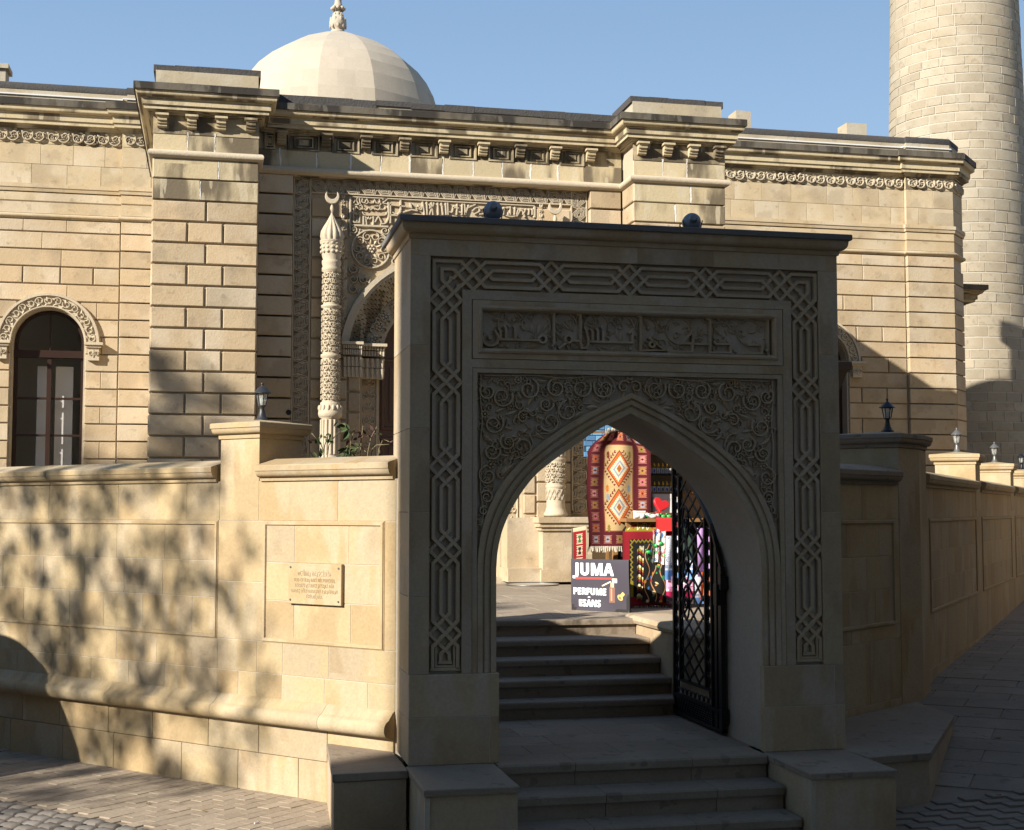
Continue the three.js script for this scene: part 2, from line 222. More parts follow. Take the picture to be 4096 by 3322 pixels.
/* ---------- stairs, landing, benches ---------- */
{
  const t = thing('front_steps', 'worn grey stone steps climbing from the street to the gateway', 'steps');
  const row = (y, z0, z1, xa, xb, o) => { const xs = splits(xa, xb, 0.75, 0.12, o); for (let k = 0; k < xs.length - 1; k++) {
    const w = xs[k + 1] - xs[k] - 0.004, g = sweep([[-w / 2, 0], [w / 2, 0]], [[0, -0.058], [0, -0.012], [-0.012, 0], [z1 - z0, 0], [z1 - z0, -0.058]], 0.3); const m = mesh('tread', g, pick(M.step), t); m.position.set((xs[k] + xs[k + 1]) / 2, y, z0);
    mesh('riser', box(w, 0.105, 0.1, 0, 0, 0), pick(M.step), t).position.set((xs[k] + xs[k + 1]) / 2, y - 0.11, z0 - 0.075); } };
  row(0, 0.12, -0.25, -0.985, 0.935, 0.45); row(-0.155, 0.41, 0.06, -0.985, 0.935, 0.7); row(-0.31, 0.68, 0.32, -0.985, 0.935, 0.4); row(-0.44, 0.95, 0.6, -0.985, 0.935, 0.6);
  mesh('core', join([span(-0.98, 0.93, -0.6, -0.165, -0.3, 0.0), span(-0.98, 0.93, -0.6, -0.32, 0, 0.3), span(-0.98, 0.93, -0.6, -0.45, 0.3, 0.56)]), M.backing, t);
  const l = thing('gate_landing', 'flat stone landing under the arch between the two flights of steps', 'landing');
  mesh('bed', span(-0.985, 0.985, -0.5, -0.03, -1.83, -0.26), M.backing, l);
  for (const [z0, z1, o] of [[-0.25, -0.62, 0.2], [-0.62, -1.02, 0.8], [-1.02, -1.42, 0.4], [-1.42, -1.84, 0.9]]) { const xs = splits(-0.985, 0.98, 0.6, 0.2, o); for (let k = 0; k < xs.length - 1; k++) { const m = mesh('landing_slab', stoneGeo(xs[k + 1] - xs[k] - 0.003, z0 - z1 - 0.003, 0.03, 0.0015, 0.001).rotateX(-Math.PI / 2), pick(M.step), l); m.position.set((xs[k] + xs[k + 1]) / 2, -0.03, (z0 + z1) / 2); } }
  const r = thing('rear_steps', 'five shaded stone steps rising behind the gateway to the courtyard', 'steps');
  const nz = [-1.80, -2.07, -2.36, -2.66, -3.05];
  nz.forEach((z, k) => { const y = 0.14 * (k + 1), zb = k < 4 ? nz[k + 1] - 0.05 : -3.3, w = 1.96;
    mesh('tread', sweep([[-w / 2, z], [w / 2, z]], [[0, y - 0.05], [0, y - 0.016], [-0.006, y - 0.004], [-0.018, y], [zb - z, y], [zb - z, y - 0.05]].map(([a, b]) => [a, b + (k === 4 ? 0.004 : 0)]), 0.9), M.step[k % 4], r);
    mesh('riser', span(-w / 2 + 0.003, w / 2 - 0.003, y - 0.14, y - 0.05, z - 0.2, z - 0.03), M.step[(k + 1) % 4], r); });
  const c = thing('stair_parapet', 'low stone cheek wall with rounded capping beside the rear steps', 'parapet');
  mesh('wall', span(0.985, 1.35, 0, 0.66, -3.3, -1.1), M.gates[3], c); mesh('capping', sweep([[0.985, -3.32], [0.985, -1.1]], [[0, 0.655], [0.03, 0.66], [0.045, 0.69], [0.03, 0.72], [0, 0.73], [-0.36, 0.73], [-0.36, 0.655]], 0.9), M.gates[4], c);
  const cheek = (x0, x1, lab) => { const b = thing('stair_block', lab, 'stone block'); mesh('body', span(x0 + 0.012, x1 - 0.012, -0.6, -0.04, 0.02, 0.80), M.gates[1], b); mesh('capstone', stoneGeo(x1 - x0, 0.806, 0.04, 0.006, 0.002).rotateX(-Math.PI / 2), M.step[3], b).position.set((x0 + x1) / 2, -0.04, 0.415); mesh('corner_patch', span(x0 + 0.008, x0 + 0.04, -0.42, -0.05, 0.79, 0.805), M.backing, b); return b; };
  cheek(-1.59, -0.99, 'square stone stair block beside the steps, against the wall bench'); cheek(0.94, 1.557, 'square stone stair block beside the steps, on the dark lane side');
  const bench = (name, lab, pts, m) => { const b = thing(name, lab, 'bench'); const P = pts.map(([x, z]) => [x, -z]), cx = P.reduce((s, p) => s + p[0], 0) / P.length, cz = P.reduce((s, p) => s + p[1], 0) / P.length; const ins = P.map(([x, y]) => [x + (cx - x) * 0.02, y + (cz - y) * 0.02]);
    mesh('seat', extrude(poly(P), 0.045, 0.004).rotateX(-Math.PI / 2).translate(0, -0.052, 0), m, b); mesh('base', extrude(poly(ins), 0.72).rotateX(-Math.PI / 2).translate(0, -0.78, 0), M.gates[1], b); return b; };
  bench('stone_bench', 'stone bench end built against the sunlit wall left of the gateway', [[-1.595, 0.0], [-1.6, 0.135], [-2.085, 0.165], [-2.03, -1.05], [-1.605, -0.62]], M.step[3]);
  bench('stone_bench', 'wedge of stone seat in the shade between gateway and lane', [[1.562, -0.02], [1.583, 0.33], [2.098, 0.258], [3.185, -1.305], [3.3, -2.15], [2.237, -1.37], [1.585, -0.86]], M.step[2]);
}

/* ---------- gateway ---------- */
const archIn = [[0, 2.386], [0.245, 2.264], [0.412, 2.153], [0.578, 2.038], [0.694, 1.943], [0.8, 1.811], [0.882, 1.668], [0.93, 1.549], [0.958, 1.423], [0.968, 1.30]];
const archOut = [[0, 2.531], [0.258, 2.411], [0.458, 2.303], [0.64, 2.177], [0.811, 2.024], [0.933, 1.881], [1.021, 1.723], [1.075, 1.56], [1.098, 1.42], [1.105, 1.30]];
const fine = (a) => smooth(a, 40).map((p) => [p[0], p[1]]);
const aI = fine(archIn), aO = fine(archOut), both = (a, foot) => [[-a[a.length - 1][0], foot], ...a.slice().reverse().map(([x, y]) => [-x, y]), ...a.slice(1), [a[a.length - 1][0], foot]];
{
  const G = thing('stone_gateway', 'shaded stone gateway with pointed arch, knotwork border and carved inscription', 'gateway');
  const sh = poly([[-1.555, 0], [-0.968, 0], ...both(aI, 0).slice(1, -1), [0.968, 0], [1.555, 0], [1.555, 3.6], [-1.555, 3.6]]);
  mesh('body', extrude(sh, 0.80).translate(0, 0, -0.85), M.gate, G);            // front of core at z=-0.05
  const Z0 = -0.05;
  // plain ashlar margins, proud of the core
  const side = (s) => { const ys = [0.6, 1.12, 1.69, 2.26, 2.83, 3.447]; for (let i = 0; i < 5; i++) { stone(G, s < 0 ? -1.575 : 1.425, s < 0 ? -1.435 : 1.575, ys[i], ys[i + 1], Z0, 0.05, M.gates, 0.0025, 0.002, 0); } };
  side(-1); side(1); mesh('mortar_bed', [span(-1.573, -0.957, 0.001, 0.598, Z0, 0.0135), span(0.957, 1.573, 0.001, 0.598, Z0, 0.0135), span(-1.573, -1.437, 0.6, 3.59, Z0, -0.003), span(1.427, 1.573, 0.6, 3.59, Z0, -0.003), span(-1.437, 1.427, 3.449, 3.59, Z0, -0.003)], M.mortar, G);
  { const xs = [-1.575, -1.1, -0.55, 0.05, 0.62, 1.12, 1.575]; for (let i = 0; i < 6; i++) stone(G, xs[i], xs[i + 1], 3.447, 3.6, Z0, 0.05, M.gates, 0.0025, 0.002, 0); }
  for (const s of [-1, 1]) { const ys = [0, 0.3, 0.6, 1.12, 1.69, 2.26, 2.83, 3.6]; for (let i = 0; i < 7; i++) { const m = stone(G, -0.85, 0, 0, ys[i + 1] - ys[i], 0, 0.02, M.gates, 0.0025, 0.002, 0); m.rotation.y = s * Math.PI / 2; m.position.set(s * 1.555, (ys[i] + ys[i + 1]) / 2, -0.425); } }
  for (const s of [-1, 1]) for (const [y0, y1] of [[0, 0.315], [0.315, 0.6]]) { const xs = s < 0 ? [-1.575, -1.02, -0.955] : [0.955, 1.50, 1.575]; for (let i = 0; i < 2; i++) stone(G, xs[i], xs[i + 1], y0, y1, Z0, 0.066, M.gates, 0.003, 0.003, 0, 'plinth_block'); }
  // inner field around the panels
  const f = poly([[-1.211, 0.6], [-1.143, 0.6], [-1.143, 2.683], [1.143, 2.683], [1.143, 0.6], [1.211, 0.6], [1.211, 3.22], [-1.211, 3.22]]);
  f.holes.push(holeOf([[-1.147, 2.743], [1.147, 2.743], [1.147, 3.156], [-1.147, 3.156]])); mesh('field', extrude(f, 0.046).translate(0, 0, Z0), M.gates[2], G);
  const fr = poly([[-1.14, 2.747], [1.14, 2.747], [1.14, 3.152], [-1.14, 3.152]]); fr.holes.push(holeOf([[-1.105, 2.782], [1.105, 2.782], [1.105, 3.117], [-1.105, 3.117]])); mesh('panel_frame', extrude(fr, 0.05).translate(0, 0, Z0), M.gates[3], G);
  { // bolection moulding round the inscription
    const q = [[-1.105, 2.782], [1.105, 2.782], [1.105, 3.117], [-1.105, 3.117]], o = []; const prof = [[0, 0.05], [0.006, 0.062], [0.018, 0.066], [0.03, 0.058], [0.038, 0.04], [0.042, 0.0]];
    const R = prof.map(([i, z]) => [[q[0][0] + i, q[0][1] + i, z], [q[1][0] - i, q[1][1] + i, z], [q[2][0] - i, q[2][1] - i, z], [q[3][0] + i, q[3][1] - i, z]]);
    for (let k = 0; k < R.length - 1; k++) for (let c = 0; c < 4; c++) quad(o, R[k][c], R[k][(c + 1) % 4], R[k + 1][(c + 1) % 4], R[k + 1][c]);
    mesh('panel_moulding', fromTris(o).translate(0, 0, Z0), M.gates[1], G); }
  const sf = poly([[-1.14, 0.6], [-1.106, 0.6], [-1.106, 2.65], [1.106, 2.65], [1.106, 0.6], [1.14, 0.6], [1.14, 2.68], [-1.14, 2.68]]); mesh('spandrel_frame', extrude(sf, 0.042).translate(0, 0, Z0), M.gates[2], G);
  { // stepped arch ring
    const N = aI.length, o = [], lv = [[0, 0.0], [0.0, 0.022], [0.28, 0.026], [0.30, 0.014], [0.40, 0.014], [0.42, 0.034], [0.62, 0.038], [0.64, 0.026], [0.72, 0.026], [0.74, 0.046], [0.98, 0.046], [1.0, 0]];
    const I = both(aI, 0.6), O = both(aO, 0.6);
    for (let i = 0; i < I.length - 1; i++) for (let k = 0; k < lv.length - 1; k++) { const P = (a, [t, z]) => [I[a][0] + (O[a][0] - I[a][0]) * t, I[a][1] + (O[a][1] - I[a][1]) * t, z]; quad(o, P(i, lv[k]), P(i + 1, lv[k]), P(i + 1, lv[k + 1]), P(i, lv[k + 1])); }
    mesh('arch_moulding', fromTris(o).translate(0, 0, Z0), M.gates[3], G); }
  { // interlaced strapwork border
    const a = 0.086, b = 0.030, p = 0.108, hw = 0.0165, yb = 0.63, cx = 1.322, cy = 3.333, L1 = cy - yb, L2 = 2 * cx;
    const kn = [0.869, 1.429, 1.998, 2.58, 3.148].map((y) => y - yb).concat([-1.134, -0.576, -0.004, 0.566, 1.134].map((x) => L1 + x + cx)).concat([3.148, 2.58, 1.998, 1.429, 0.869].map((y) => L1 + L2 + cy - y));
    const P = ([t, o]) => t <= L1 ? (t === L1 ? [-cx - o, cy + o] : [-cx - o, yb + t]) : t < L1 + L2 ? [-cx + (t - L1), cy + o] : t === L1 + L2 ? [cx + o, cy + o] : [cx + o, cy - (t - L1 - L2)];
    const end = L1 * 2 + L2, mk = (fn) => { const q = []; let prev = 0; const cor = (t) => { for (const c of [L1, L1 + L2]) if (prev < c && t > c) q.push([c, q[q.length - 1][1]]); prev = t; }; for (const [t, o] of fn()) { cor(t); q.push([t, o]); } return q.map(P); };
    const S = [];
    for (const sg of [1, -1]) {
      let o = a * sg; S.push(rib(mk(() => { const q = [[0, o]]; for (const k of kn) { q.push([k - a, o]); o = -o; q.push([k + a, o]); } q.push([end, o]); return q; }), hw, sg > 0 ? 0.038 : 0.033, false, 0, 0.66));
      const c = b * sg; S.push(rib(mk(() => { const q = [[0.045, c]]; for (const k of kn) q.push([k - p - b, c], [k, -p * sg], [k + p + b, c]); q.push([end - 0.045, c]); return q; }), hw * 0.95, sg > 0 ? 0.035 : 0.030, false, 0, 0.66));
    }
    for (const s of [-1, 1]) { S.push(rib([[s * cx - a - hw, yb], [s * cx + a + hw, yb]], hw, 0.033)); S.push(rib([[s * cx - b - hw, yb + 0.045], [s * cx + b + hw, yb + 0.045]], hw, 0.03)); S.push(rib([[s * cx - 0.062, 0.80], [s * cx - 0.062, yb + 0.02], [s * cx + 0.062, yb + 0.02], [s * cx + 0.062, 0.80]], hw * 0.7, 0.026)); }
    mesh('strapwork_border', S, M.gates[4], G).position.z = Z0;
  }
  { // carved inscription
    const c = crop(1900, 1200, 0.6072), Q = (pts) => pts.map(([x, y]) => c(x, y, Z0)), u = 0.00106, S = [], B = (pts, n) => S.push(rib(n ? smooth(Q(pts), n).map((q) => [q[0], q[1]]) : Q(pts), 0.0125, 0.036));
    B([[125, 200], [150, 250], [135, 292], [95, 305], [58, 288], [50, 252], [66, 225]], 24); B([[145, 262], [415, 270]]);
    const ring = (x, y, r) => { const [X, Y] = c(x, y, Z0); S.push(rib(arc(X, Y, r * u, 0, 6.283, 18).slice(0, 18), 0.012, 0.036, true)); };
    ring(440, 262, 24); ring(610, 262, 24); ring(1160, 297, 18); ring(95, 252, 7);
    for (const [x, y0, y1] of [[162, 190, 262], [200, 172, 262], [262, 172, 264], [768, 195, 275], [803, 190, 275], [838, 178, 275]]) { B([[x, y1], [x, y0 + 18], [x - 14, y0]]); }
    B([[490, 85], [515, 95], [515, 312], [500, 300]]); B([[515, 300], [522, 332]]); B([[545, 325], [600, 285]]); B([[633, 272], [688, 274]]);
    B([[665, 98], [690, 105], [690, 290], [700, 320], [728, 320], [742, 290], [742, 265], [725, 200], [715, 185]]); B([[742, 278], [1030, 285], [1030, 205], [1005, 225]]);
    B([[1062, 110], [1086, 118], [1086, 338], [1240, 335], [1135, 250]]); B([[1262, 345], [1425, 346], [1425, 292], [1362, 290], [1392, 248], [1428, 212]]); B([[1428, 215], [1428, 292], [1532, 296]]);
    B([[1515, 125], [1542, 135], [1542, 350], [1677, 352], [1677, 295], [1580, 294], [1565, 275]]); B([[1715, 356], [1882, 357], [1882, 300], [1790, 299], [1775, 285]]); B([[1892, 130], [1920, 138], [1920, 345], [1905, 330]]); B([[1920, 340], [1928, 372]]);
    const [yA] = [c(0, 180, Z0)];
    for (const [x, y, r, a0, a1] of [[240, 170, 92, 0.2, 3.4], [400, 175, 95, -0.3, 3.3], [590, 170, 80, 0.2, 4.4], [800, 180, 88, 0, 3.6], [960, 190, 90, -0.2, 3.2], [1130, 190, 72, -1, 3.0], [1340, 205, 88, 0.2, 4.6], [1490, 205, 92, -0.4, 3.2], [1620, 215, 70, 0, 5], [1800, 215, 85, 0.2, 4.4], [200, 290, 85, 3.6, 5.6], [680, 270, 90, 3.5, 5.4], [860, 290, 60, 3.5, 5.6]]) { const [X, Y] = c(x, y, Z0); S.push(rib(arc(X, Y, r * u, a0, a1, 16), 0.0055, 0.018)); }
    for (const [x, y] of [[255, 135], [170, 305], [212, 307], [1020, 325], [1635, 245], [1600, 130], [320, 190], [880, 205], [1320, 245], [1140, 190]]) { const [X, Y] = c(x, y, Z0); S.push(bump(X, Y, 0.016, 0.024, 9)); }
    for (const [x, y, a, l, k] of [[330, 312, 0.05, 110, 0.2], [880, 325, 0.15, 120, 0.2], [110, 130, 0.2, 90, -1], [210, 110, -1.2, 60, 0.6], [370, 150, -1.4, 90, 0.3], [430, 150, -1.7, 90, -0.3], [570, 150, -0.9, 80, 0.6], [740, 140, -0.6, 70, 1], [930, 200, -1.4, 80, 0.4], [965, 210, -1.7, 80, -0.4], [1110, 130, -1.1, 80, 0.5], [1180, 180, -0.9, 70, 0.8], [1300, 150, -0.5, 60, 0.8], [1470, 180, -1.4, 90, 0.3], [1500, 190, -1.7, 80, -0.4], [1570, 180, -1.0, 80, 0.5], [1660, 190, -0.8, 80, 0.9], [1760, 140, 0.2, 70, 0.5], [1850, 170, -1.2, 60, 0.5], [1950, 230, -1.6, 60, 0.4], [90, 90, 0, 80, 0.3], [1200, 130, 0.1, 80, 0.4], [1730, 150, -0.1, 60, 0.3], [620, 160, -1.3, 60, 0.6]]) { const [X, Y] = c(x, y, Z0); S.push(leaf(X, Y, a, l * u, l * u * 0.36, 0.018, k)); }
    for (let i = 0; i < 150; i++) { const X = rr(-1.04, 1.04), Y = rr(2.82, 3.08), k = i % 3; if (k === 0) S.push(spiral(X, Y, rr(0.02, 0.04), rr(0, 6), rnd() < 0.5 ? 1 : -1, 0.0045, 0.014, 10)); else S.push(leaf(X, Y, rr(0, 6.28), rr(0.04, 0.075), rr(0.014, 0.022), 0.015, rr(-1, 1))); }
    mesh('inscription', S, M.gates[2], G).position.z = Z0;
  }
  { // foliage scrolls in both spandrels
    const c = crop(1880, 1450, 0.4607), u = 0.000835, S = [];
    const F = (x, y) => { const [X, Y] = c(x, y, Z0); return [X, Y]; };
    const sc = [[150, 255, 72, 2.4, 1.3], [275, 300, 92, 0.4, -1.4], [505, 235, 92, 1.2, -1.3], [745, 225, 80, 2.2, 1.4], [962, 225, 86, 0.6, -1.3], [1160, 225, 98, 2.6, 1.1], [845, 425, 92, 1.8, 1.2], [655, 368, 64, 0.2, -1.3], [690, 515, 92, 3.6, 1.1], [200, 535, 88, 0.8, -1.4], [325, 695, 72, 2.0, 1.4], [445, 735, 96, 4.6, 1.0], [185, 775, 72, 0.2, -1.4], [150, 985, 86, 1.6, 1.2], [140, 1170, 58, 2.6, -1.4], [1330, 215, 56, 0.6, 1.1], [460, 480, 62, 0.8, 0.95], [115, 1290, 40, 1.2, 1.1]];
    const ros = [[415, 155, 40, 8], [290, 140, 30, 6], [842, 205, 38, 7], [655, 368, 34, 8], [125, 452, 42, 8], [350, 385, 36, 7], [325, 695, 34, 8], [175, 888, 42, 7], [925, 328, 34, 6], [915, 140, 26, 6], [745, 225, 28, 5], [185, 775, 28, 5], [100, 975, 26, 6], [460, 485, 30, 4], [125, 320, 22, 5], [1396, 148, 22, 1]];
    const lv = [[560, 150, -0.4, 120, 0.9], [1000, 395, 0.1, 130, -0.3], [1060, 320, -0.6, 80, 0.3], [285, 895, 1.2, 80, 0.2], [260, 1000, 0.9, 190, -0.4], [560, 600, -0.9, 110, 0.6], [95, 1330, -1.7, 130, 0.5], [100, 130, -0.3, 70, 0.6], [560, 290, -2.4, 120, 0.7], [600, 200, -1.3, 90, 0.5], [700, 300, -1.2, 80, 0.6], [440, 330, 1.9, 90, 0.5], [220, 440, 0.6, 110, -0.6], [480, 390, -1.0, 100, 0.7], [300, 460, 0.2, 120, 0.4], [290, 560, -0.5, 90, 0.8], [110, 620, -1.0, 120, 0.9], [430, 620, 0.4, 90, 0.6], [460, 700, -1.2, 80, 0.5], [250, 800, -0.4, 100, 0.8], [220, 940, -1.2, 90, 0.6], [940, 300, 1.0, 80, 0.7], [1090, 170, -0.8, 110, 0.7], [1200, 200, -1.9, 90, 0.5], [560, 460, -0.6, 110, 0.6], [700, 450, -0.9, 100, 0.5], [860, 380, 1.3, 90, 1.2], [1300, 190, -0.7, 80, 0.5], [880, 500, 0.8, 130, -0.5], [150, 190, 0.8, 80, 0.7], [330, 230, -0.5, 90, 0.9], [500, 210, -1.9, 80, 0.9], [960, 250, -1.7, 70, 0.6], [190, 560, 2.2, 70, 0.9], [130, 690, 0.9, 70, 0.6], [120, 1090, 0.3, 60, 0.8], [390, 200, 2.6, 60, 0.6], [680, 160, 0.1, 110, 0.7], [1340, 250, -2.0, 70, 0.5]];
    const stems = [[[90, 110], [85, 300], [100, 500], [85, 700], [95, 900], [85, 1100], [110, 1300], [95, 1430]], [[120, 115], [350, 118], [600, 118], [780, 140], [1010, 130], [1200, 130], [1250, 230], [1180, 320]], [[600, 620], [700, 610], [770, 550], [760, 420], [830, 330]], [[380, 840], [480, 800], [540, 720], [500, 620], [420, 590]]];
    const all = [];
    for (const [x, y, r, a, t] of sc) { const [X, Y] = F(x, y); all.push(spiral(X, Y, r * u, a, t, 0.0085, 0.03)); }
    for (const [x, y, r, n] of ros) { const [X, Y] = F(x, y); all.push(n === 1 ? bump(X, Y, r * u, 0.03, 10) : rosette(X, Y, r * u, n, 0.032)); }
    for (const [x, y, a, l, k] of lv) { const [X, Y] = F(x, y); all.push(leaf(X, Y, a, l * u, l * u * 0.34, 0.03, k)); }
    const inA = (X, Y) => { const a = -X; for (let i = 1; i < aO.length; i++) if (a <= aO[i][0]) return Y > aO[i][1] + 0.045; return a < 1.1 && Y > 1.4; };
    for (let i = 0; i < 900 && all.length < 330; i++) { const X = -rr(0.04, 1.085), Y = rr(1.42, 2.63); if (!inA(X, Y) || !inA(X - 0.02, Y - 0.03)) continue; const k = i % 4; if (k === 0) all.push(spiral(X, Y, rr(0.022, 0.036), rr(0, 6), rnd() < 0.5 ? 1.1 : -1.1, 0.0055, 0.022, 12)); else if (k === 1) all.push(bump(X, Y, rr(0.007, 0.011), 0.02, 7)); else all.push(leaf(X, Y, rr(0, 6.28), rr(0.04, 0.07), rr(0.014, 0.022), 0.022, rr(-1, 1))); }
    for (const s of stems) all.push(rib(smooth(s.map(([x, y]) => F(x, y)), 30).map((q) => [q[0], q[1]]), 0.006, 0.026));
    const left = join(all), right = left.clone().applyMatrix4(new THREE.Matrix4().makeScale(-1, 1, 1)).translate(-0.01, 0, 0);
    right.computeVertexNormals();
    mesh('spandrel_carving', left, M.gates[4], G).position.z = Z0; mesh('spandrel_carving', right, M.gates[4], G).position.z = Z0;
  }
  // crown moulding and dark coping slab
  const path = [[-1.575, -0.85], [-1.575, 0], [1.575, 0], [1.575, -0.85]];
  mesh('cornice', sweep(path, [[-0.2, 3.562], [0.0, 3.562], [0.010, 3.566], [0.014, 3.578], [0.014, 3.592], ...roundProf(0.018, 3.642, 0.044, 265, 350, 6), [0.064, 3.652], [0.064, 3.668], [-0.2, 3.668]], 0.5), M.gates[1], G);
  mesh('coping_slab', sweep([[-1.575, -0.95], [-1.575, 0], [1.575, 0], [1.575, -0.95]], [[-0.4, 3.668], [0.08, 3.668], [0.085, 3.673], [0.085, 3.706], [0.078, 3.712], [-0.4, 3.716]], 0.3), M.coping, G);
  mesh('coping_infill', span(-1.174, 1.174, 3.6, 3.714, -0.949, -0.401), M.coping, G);
}
/* ---------- courtyard walls ---------- */
const copingProf = [[0, 1.925], [0.018, 1.928], [0.02, 1.945], ...roundProf(0.028, 1.995, 0.038, 262, 345, 5), [0.068, 2.0], [0.074, 2.006], [0.074, 2.042], [0.066, 2.05], [-0.15, 2.105], [-0.366, 2.05], [-0.374, 2.0], [-0.3, 1.925]];
const capProf = [[-0.02, 2.262], [0.0, 2.262], [0.012, 2.266], [0.013, 2.284], ...roundProf(0.018, 2.334, 0.034, 262, 350, 5), [0.054, 2.344], [0.062, 2.35], [0.062, 2.384], [0.056, 2.39], [-0.205, 2.425]];
const loop = (x0, x1, z0, z1) => [[(x0 + x1) / 2, z0], [x0, z0], [x0, z1], [x1, z1], [x1, z0], [(x0 + x1) / 2 + 0.0005, z0]];
function rowStones(W, x0, x1, y0, y1, len, o, z = -0.012, d = 0.012, mats = M.walls, gap = 0.0045) { const xs = splits(x0, x1, len, 0.18, o); for (let i = 0; i < xs.length - 1; i++) stone(W, xs[i], xs[i + 1], y0, y1, z, d, mats, gap, 0.0025, 0.0015); }
function panel(W, x0, x1, y0 = 0.70, y1 = 1.622) {
  const h = (y1 - y0) / 3; for (let r = 0; r < 3; r++) rowStones(W, x0 + 0.03, x1 - 0.03, y0 + 0.03 + r * (h - 0.02), y0 + 0.03 + (r + 1) * (h - 0.02), 0.55, (r % 2) * 0.7 + 0.2);
  mesh('panel_moulding', [rib([[x0 + 0.018, y0 + 0.018], [x1 - 0.018, y0 + 0.018], [x1 - 0.018, y1 - 0.018], [x0 + 0.018, y1 - 0.018]], 0.019, 0.022, true), rib([[x0 + 0.004, y0 + 0.004], [x1 - 0.004, y0 + 0.004], [x1 - 0.004, y1 - 0.004], [x0 + 0.004, y1 - 0.004]], 0.008, 0.012, true)], M.walls[3], W).position.z = -0.008;
}
function pier(W, x0, x1, yb, full) {
  const m = M.walls[4]; if (full) { mesh('pier', span(x0, x1, yb, 2.265, -0.47, 0.004), m, W); } else { mesh('pier', span(x0, x1, 1.926, 2.265, -0.47, 0.0), m, W); }
  mesh('pier_cap', sweep(loop(x0, x1, -0.47, 0.004), capProf, 0.5), M.walls[1], W);
}
{
  const W = thing('courtyard_wall', 'sunlit golden stone courtyard wall with recessed panels and fat roll moulding', 'wall', [-1.6, 0, -0.6], -47 * D2R);
  const L = -7.2; mesh('core', join([span(L, 0.1, -0.7, 1.93, -0.3, -0.0035)]), M.mortar, W);
  const X = (s) => -s;
  for (const [y0, y1, o, l] of [[-0.62, -0.14, 0.2, 0.75], [-0.14, 0.09, 0.8, 0.6]]) rowStones(W, L, 0.02, y0, y1, l, o, -0.012, 0.03);
  for (const [a, b] of [[L, -1.787], [-1.787, -1.357], [-1.357, 0.02]]) { rowStones(W, a, b, 0.245, 0.46, 0.5, rnd()); rowStones(W, a, b, 0.46, 0.70, 0.55, rnd()); }
  for (const [a, b] of [[L, -1.787], [-1.357, 0.02]]) rowStones(W, a, b, 1.622, 1.93, 0.85, rnd());
  panel(W, -1.30, -0.088); panel(W, -6.2, -1.80); rowStones(W, -1.80, -1.30, 0.70, 1.15, 0.6, 0.9); rowStones(W, -1.80, -1.30, 1.15, 1.622, 0.6, 0.9); rowStones(W, -0.088, 0.02, 0.7, 1.622, 0.6, 0.9); rowStones(W, L, -6.2, 0.7, 1.622, 0.6, 0.4);
  stone(W, -1.787, -1.357, 1.622, 2.262, -0.012, 0.012, M.walls[4], 0.003, 0.002, 0);
  mesh('pier', span(-1.785, -1.359, 1.7, 2.262, -0.47, -0.0125), M.walls[4], W); mesh('pier_cap', sweep(loop(-1.787, -1.357, -0.47, 0.0), capProf, 0.5), M.walls[1], W);
  for (const [a, b, k] of [[-1.33, 0.0, 0], [-3.9, -1.815, 1], [-6.1, -3.905, 2], [L, -6.105, 3]]) mesh('coping', sweep([[a, 0], [b, 0]], copingProf, 0.4), M.walls[k], W);
  const roll = [[-0.012, 0.285], [0.02, 0.268], [0.065, 0.218], ...roundProf(0.055, 0.155, 0.062, 70, -80, 12), [0.05, 0.09], [0.018, 0.084], [-0.012, 0.084]];
  for (const [a, b, k] of [[-0.62, 0.015, 4], [-1.75, -0.623, 2], [-3.0, -1.753, 3], [-4.2, -3.003, 2], [L, -4.203, 3]]) mesh('roll_moulding', sweep([[a, 0], [b, 0]], roll, 0.9), M.walls[k], W);
}
{
  const W = thing('courtyard_wall', 'short shaded courtyard wall between the gateway and the broad corner pier', 'wall', [1.575, 0, -0.86], 38 * D2R);
  const L = 1.98; mesh('core', span(-0.1, L, -0.5, 1.93, -0.3, -0.0035), M.mortar, W);
  for (const [y0, y1, o] of [[-0.45, 0.05, 0.2], [0.05, 0.58, 0.7], [0.58, 0.70, 0.1]]) rowStones(W, -0.05, L, y0, y1, 0.7, o); panel(W, 0.12, 1.86); rowStones(W, -0.05, 0.12, 0.7, 1.622, 0.6, 0.9); rowStones(W, 1.86, L, 0.7, 1.622, 0.6, 0.9); rowStones(W, -0.05, L, 1.622, 1.93, 0.8, 0.5);
  mesh('coping', sweep([[-0.1, 0], [L - 0.06, 0]], copingProf, 0.4), M.step[3], W);
  const P = thing('corner_pier', 'broad shaded corner pier with dark moulded cap beside the lane', 'pier');
  const pl = [[2.72, -2.42], [3.13, -2.07], [3.50, -2.37], [3.74, -2.68], [3.42, -3.08]];
  const shp = poly(pl.map(([x, z]) => [x, -z])); mesh('shaft', extrude(shp, 2.765).rotateX(-Math.PI / 2).translate(0, -0.5, 0), M.walls[2], P);
  const mid = [(pl[4][0] + pl[0][0]) / 2, (pl[4][1] + pl[0][1]) / 2]; mesh('cap', sweep([mid, ...pl, [mid[0] + 0.0005, mid[1]]], capProf.map(([a, b]) => [a < -0.1 ? -0.3 : a, b + 0.005]), 0.5), M.step[1], P);
  mesh('apron', span(-0.02, 0.5, -0.4, 1.9, -0.2, 0), M.walls[1], P).position.set(3.62, 0, -2.62); P.children[2].rotation.y = 52 * D2R;
}
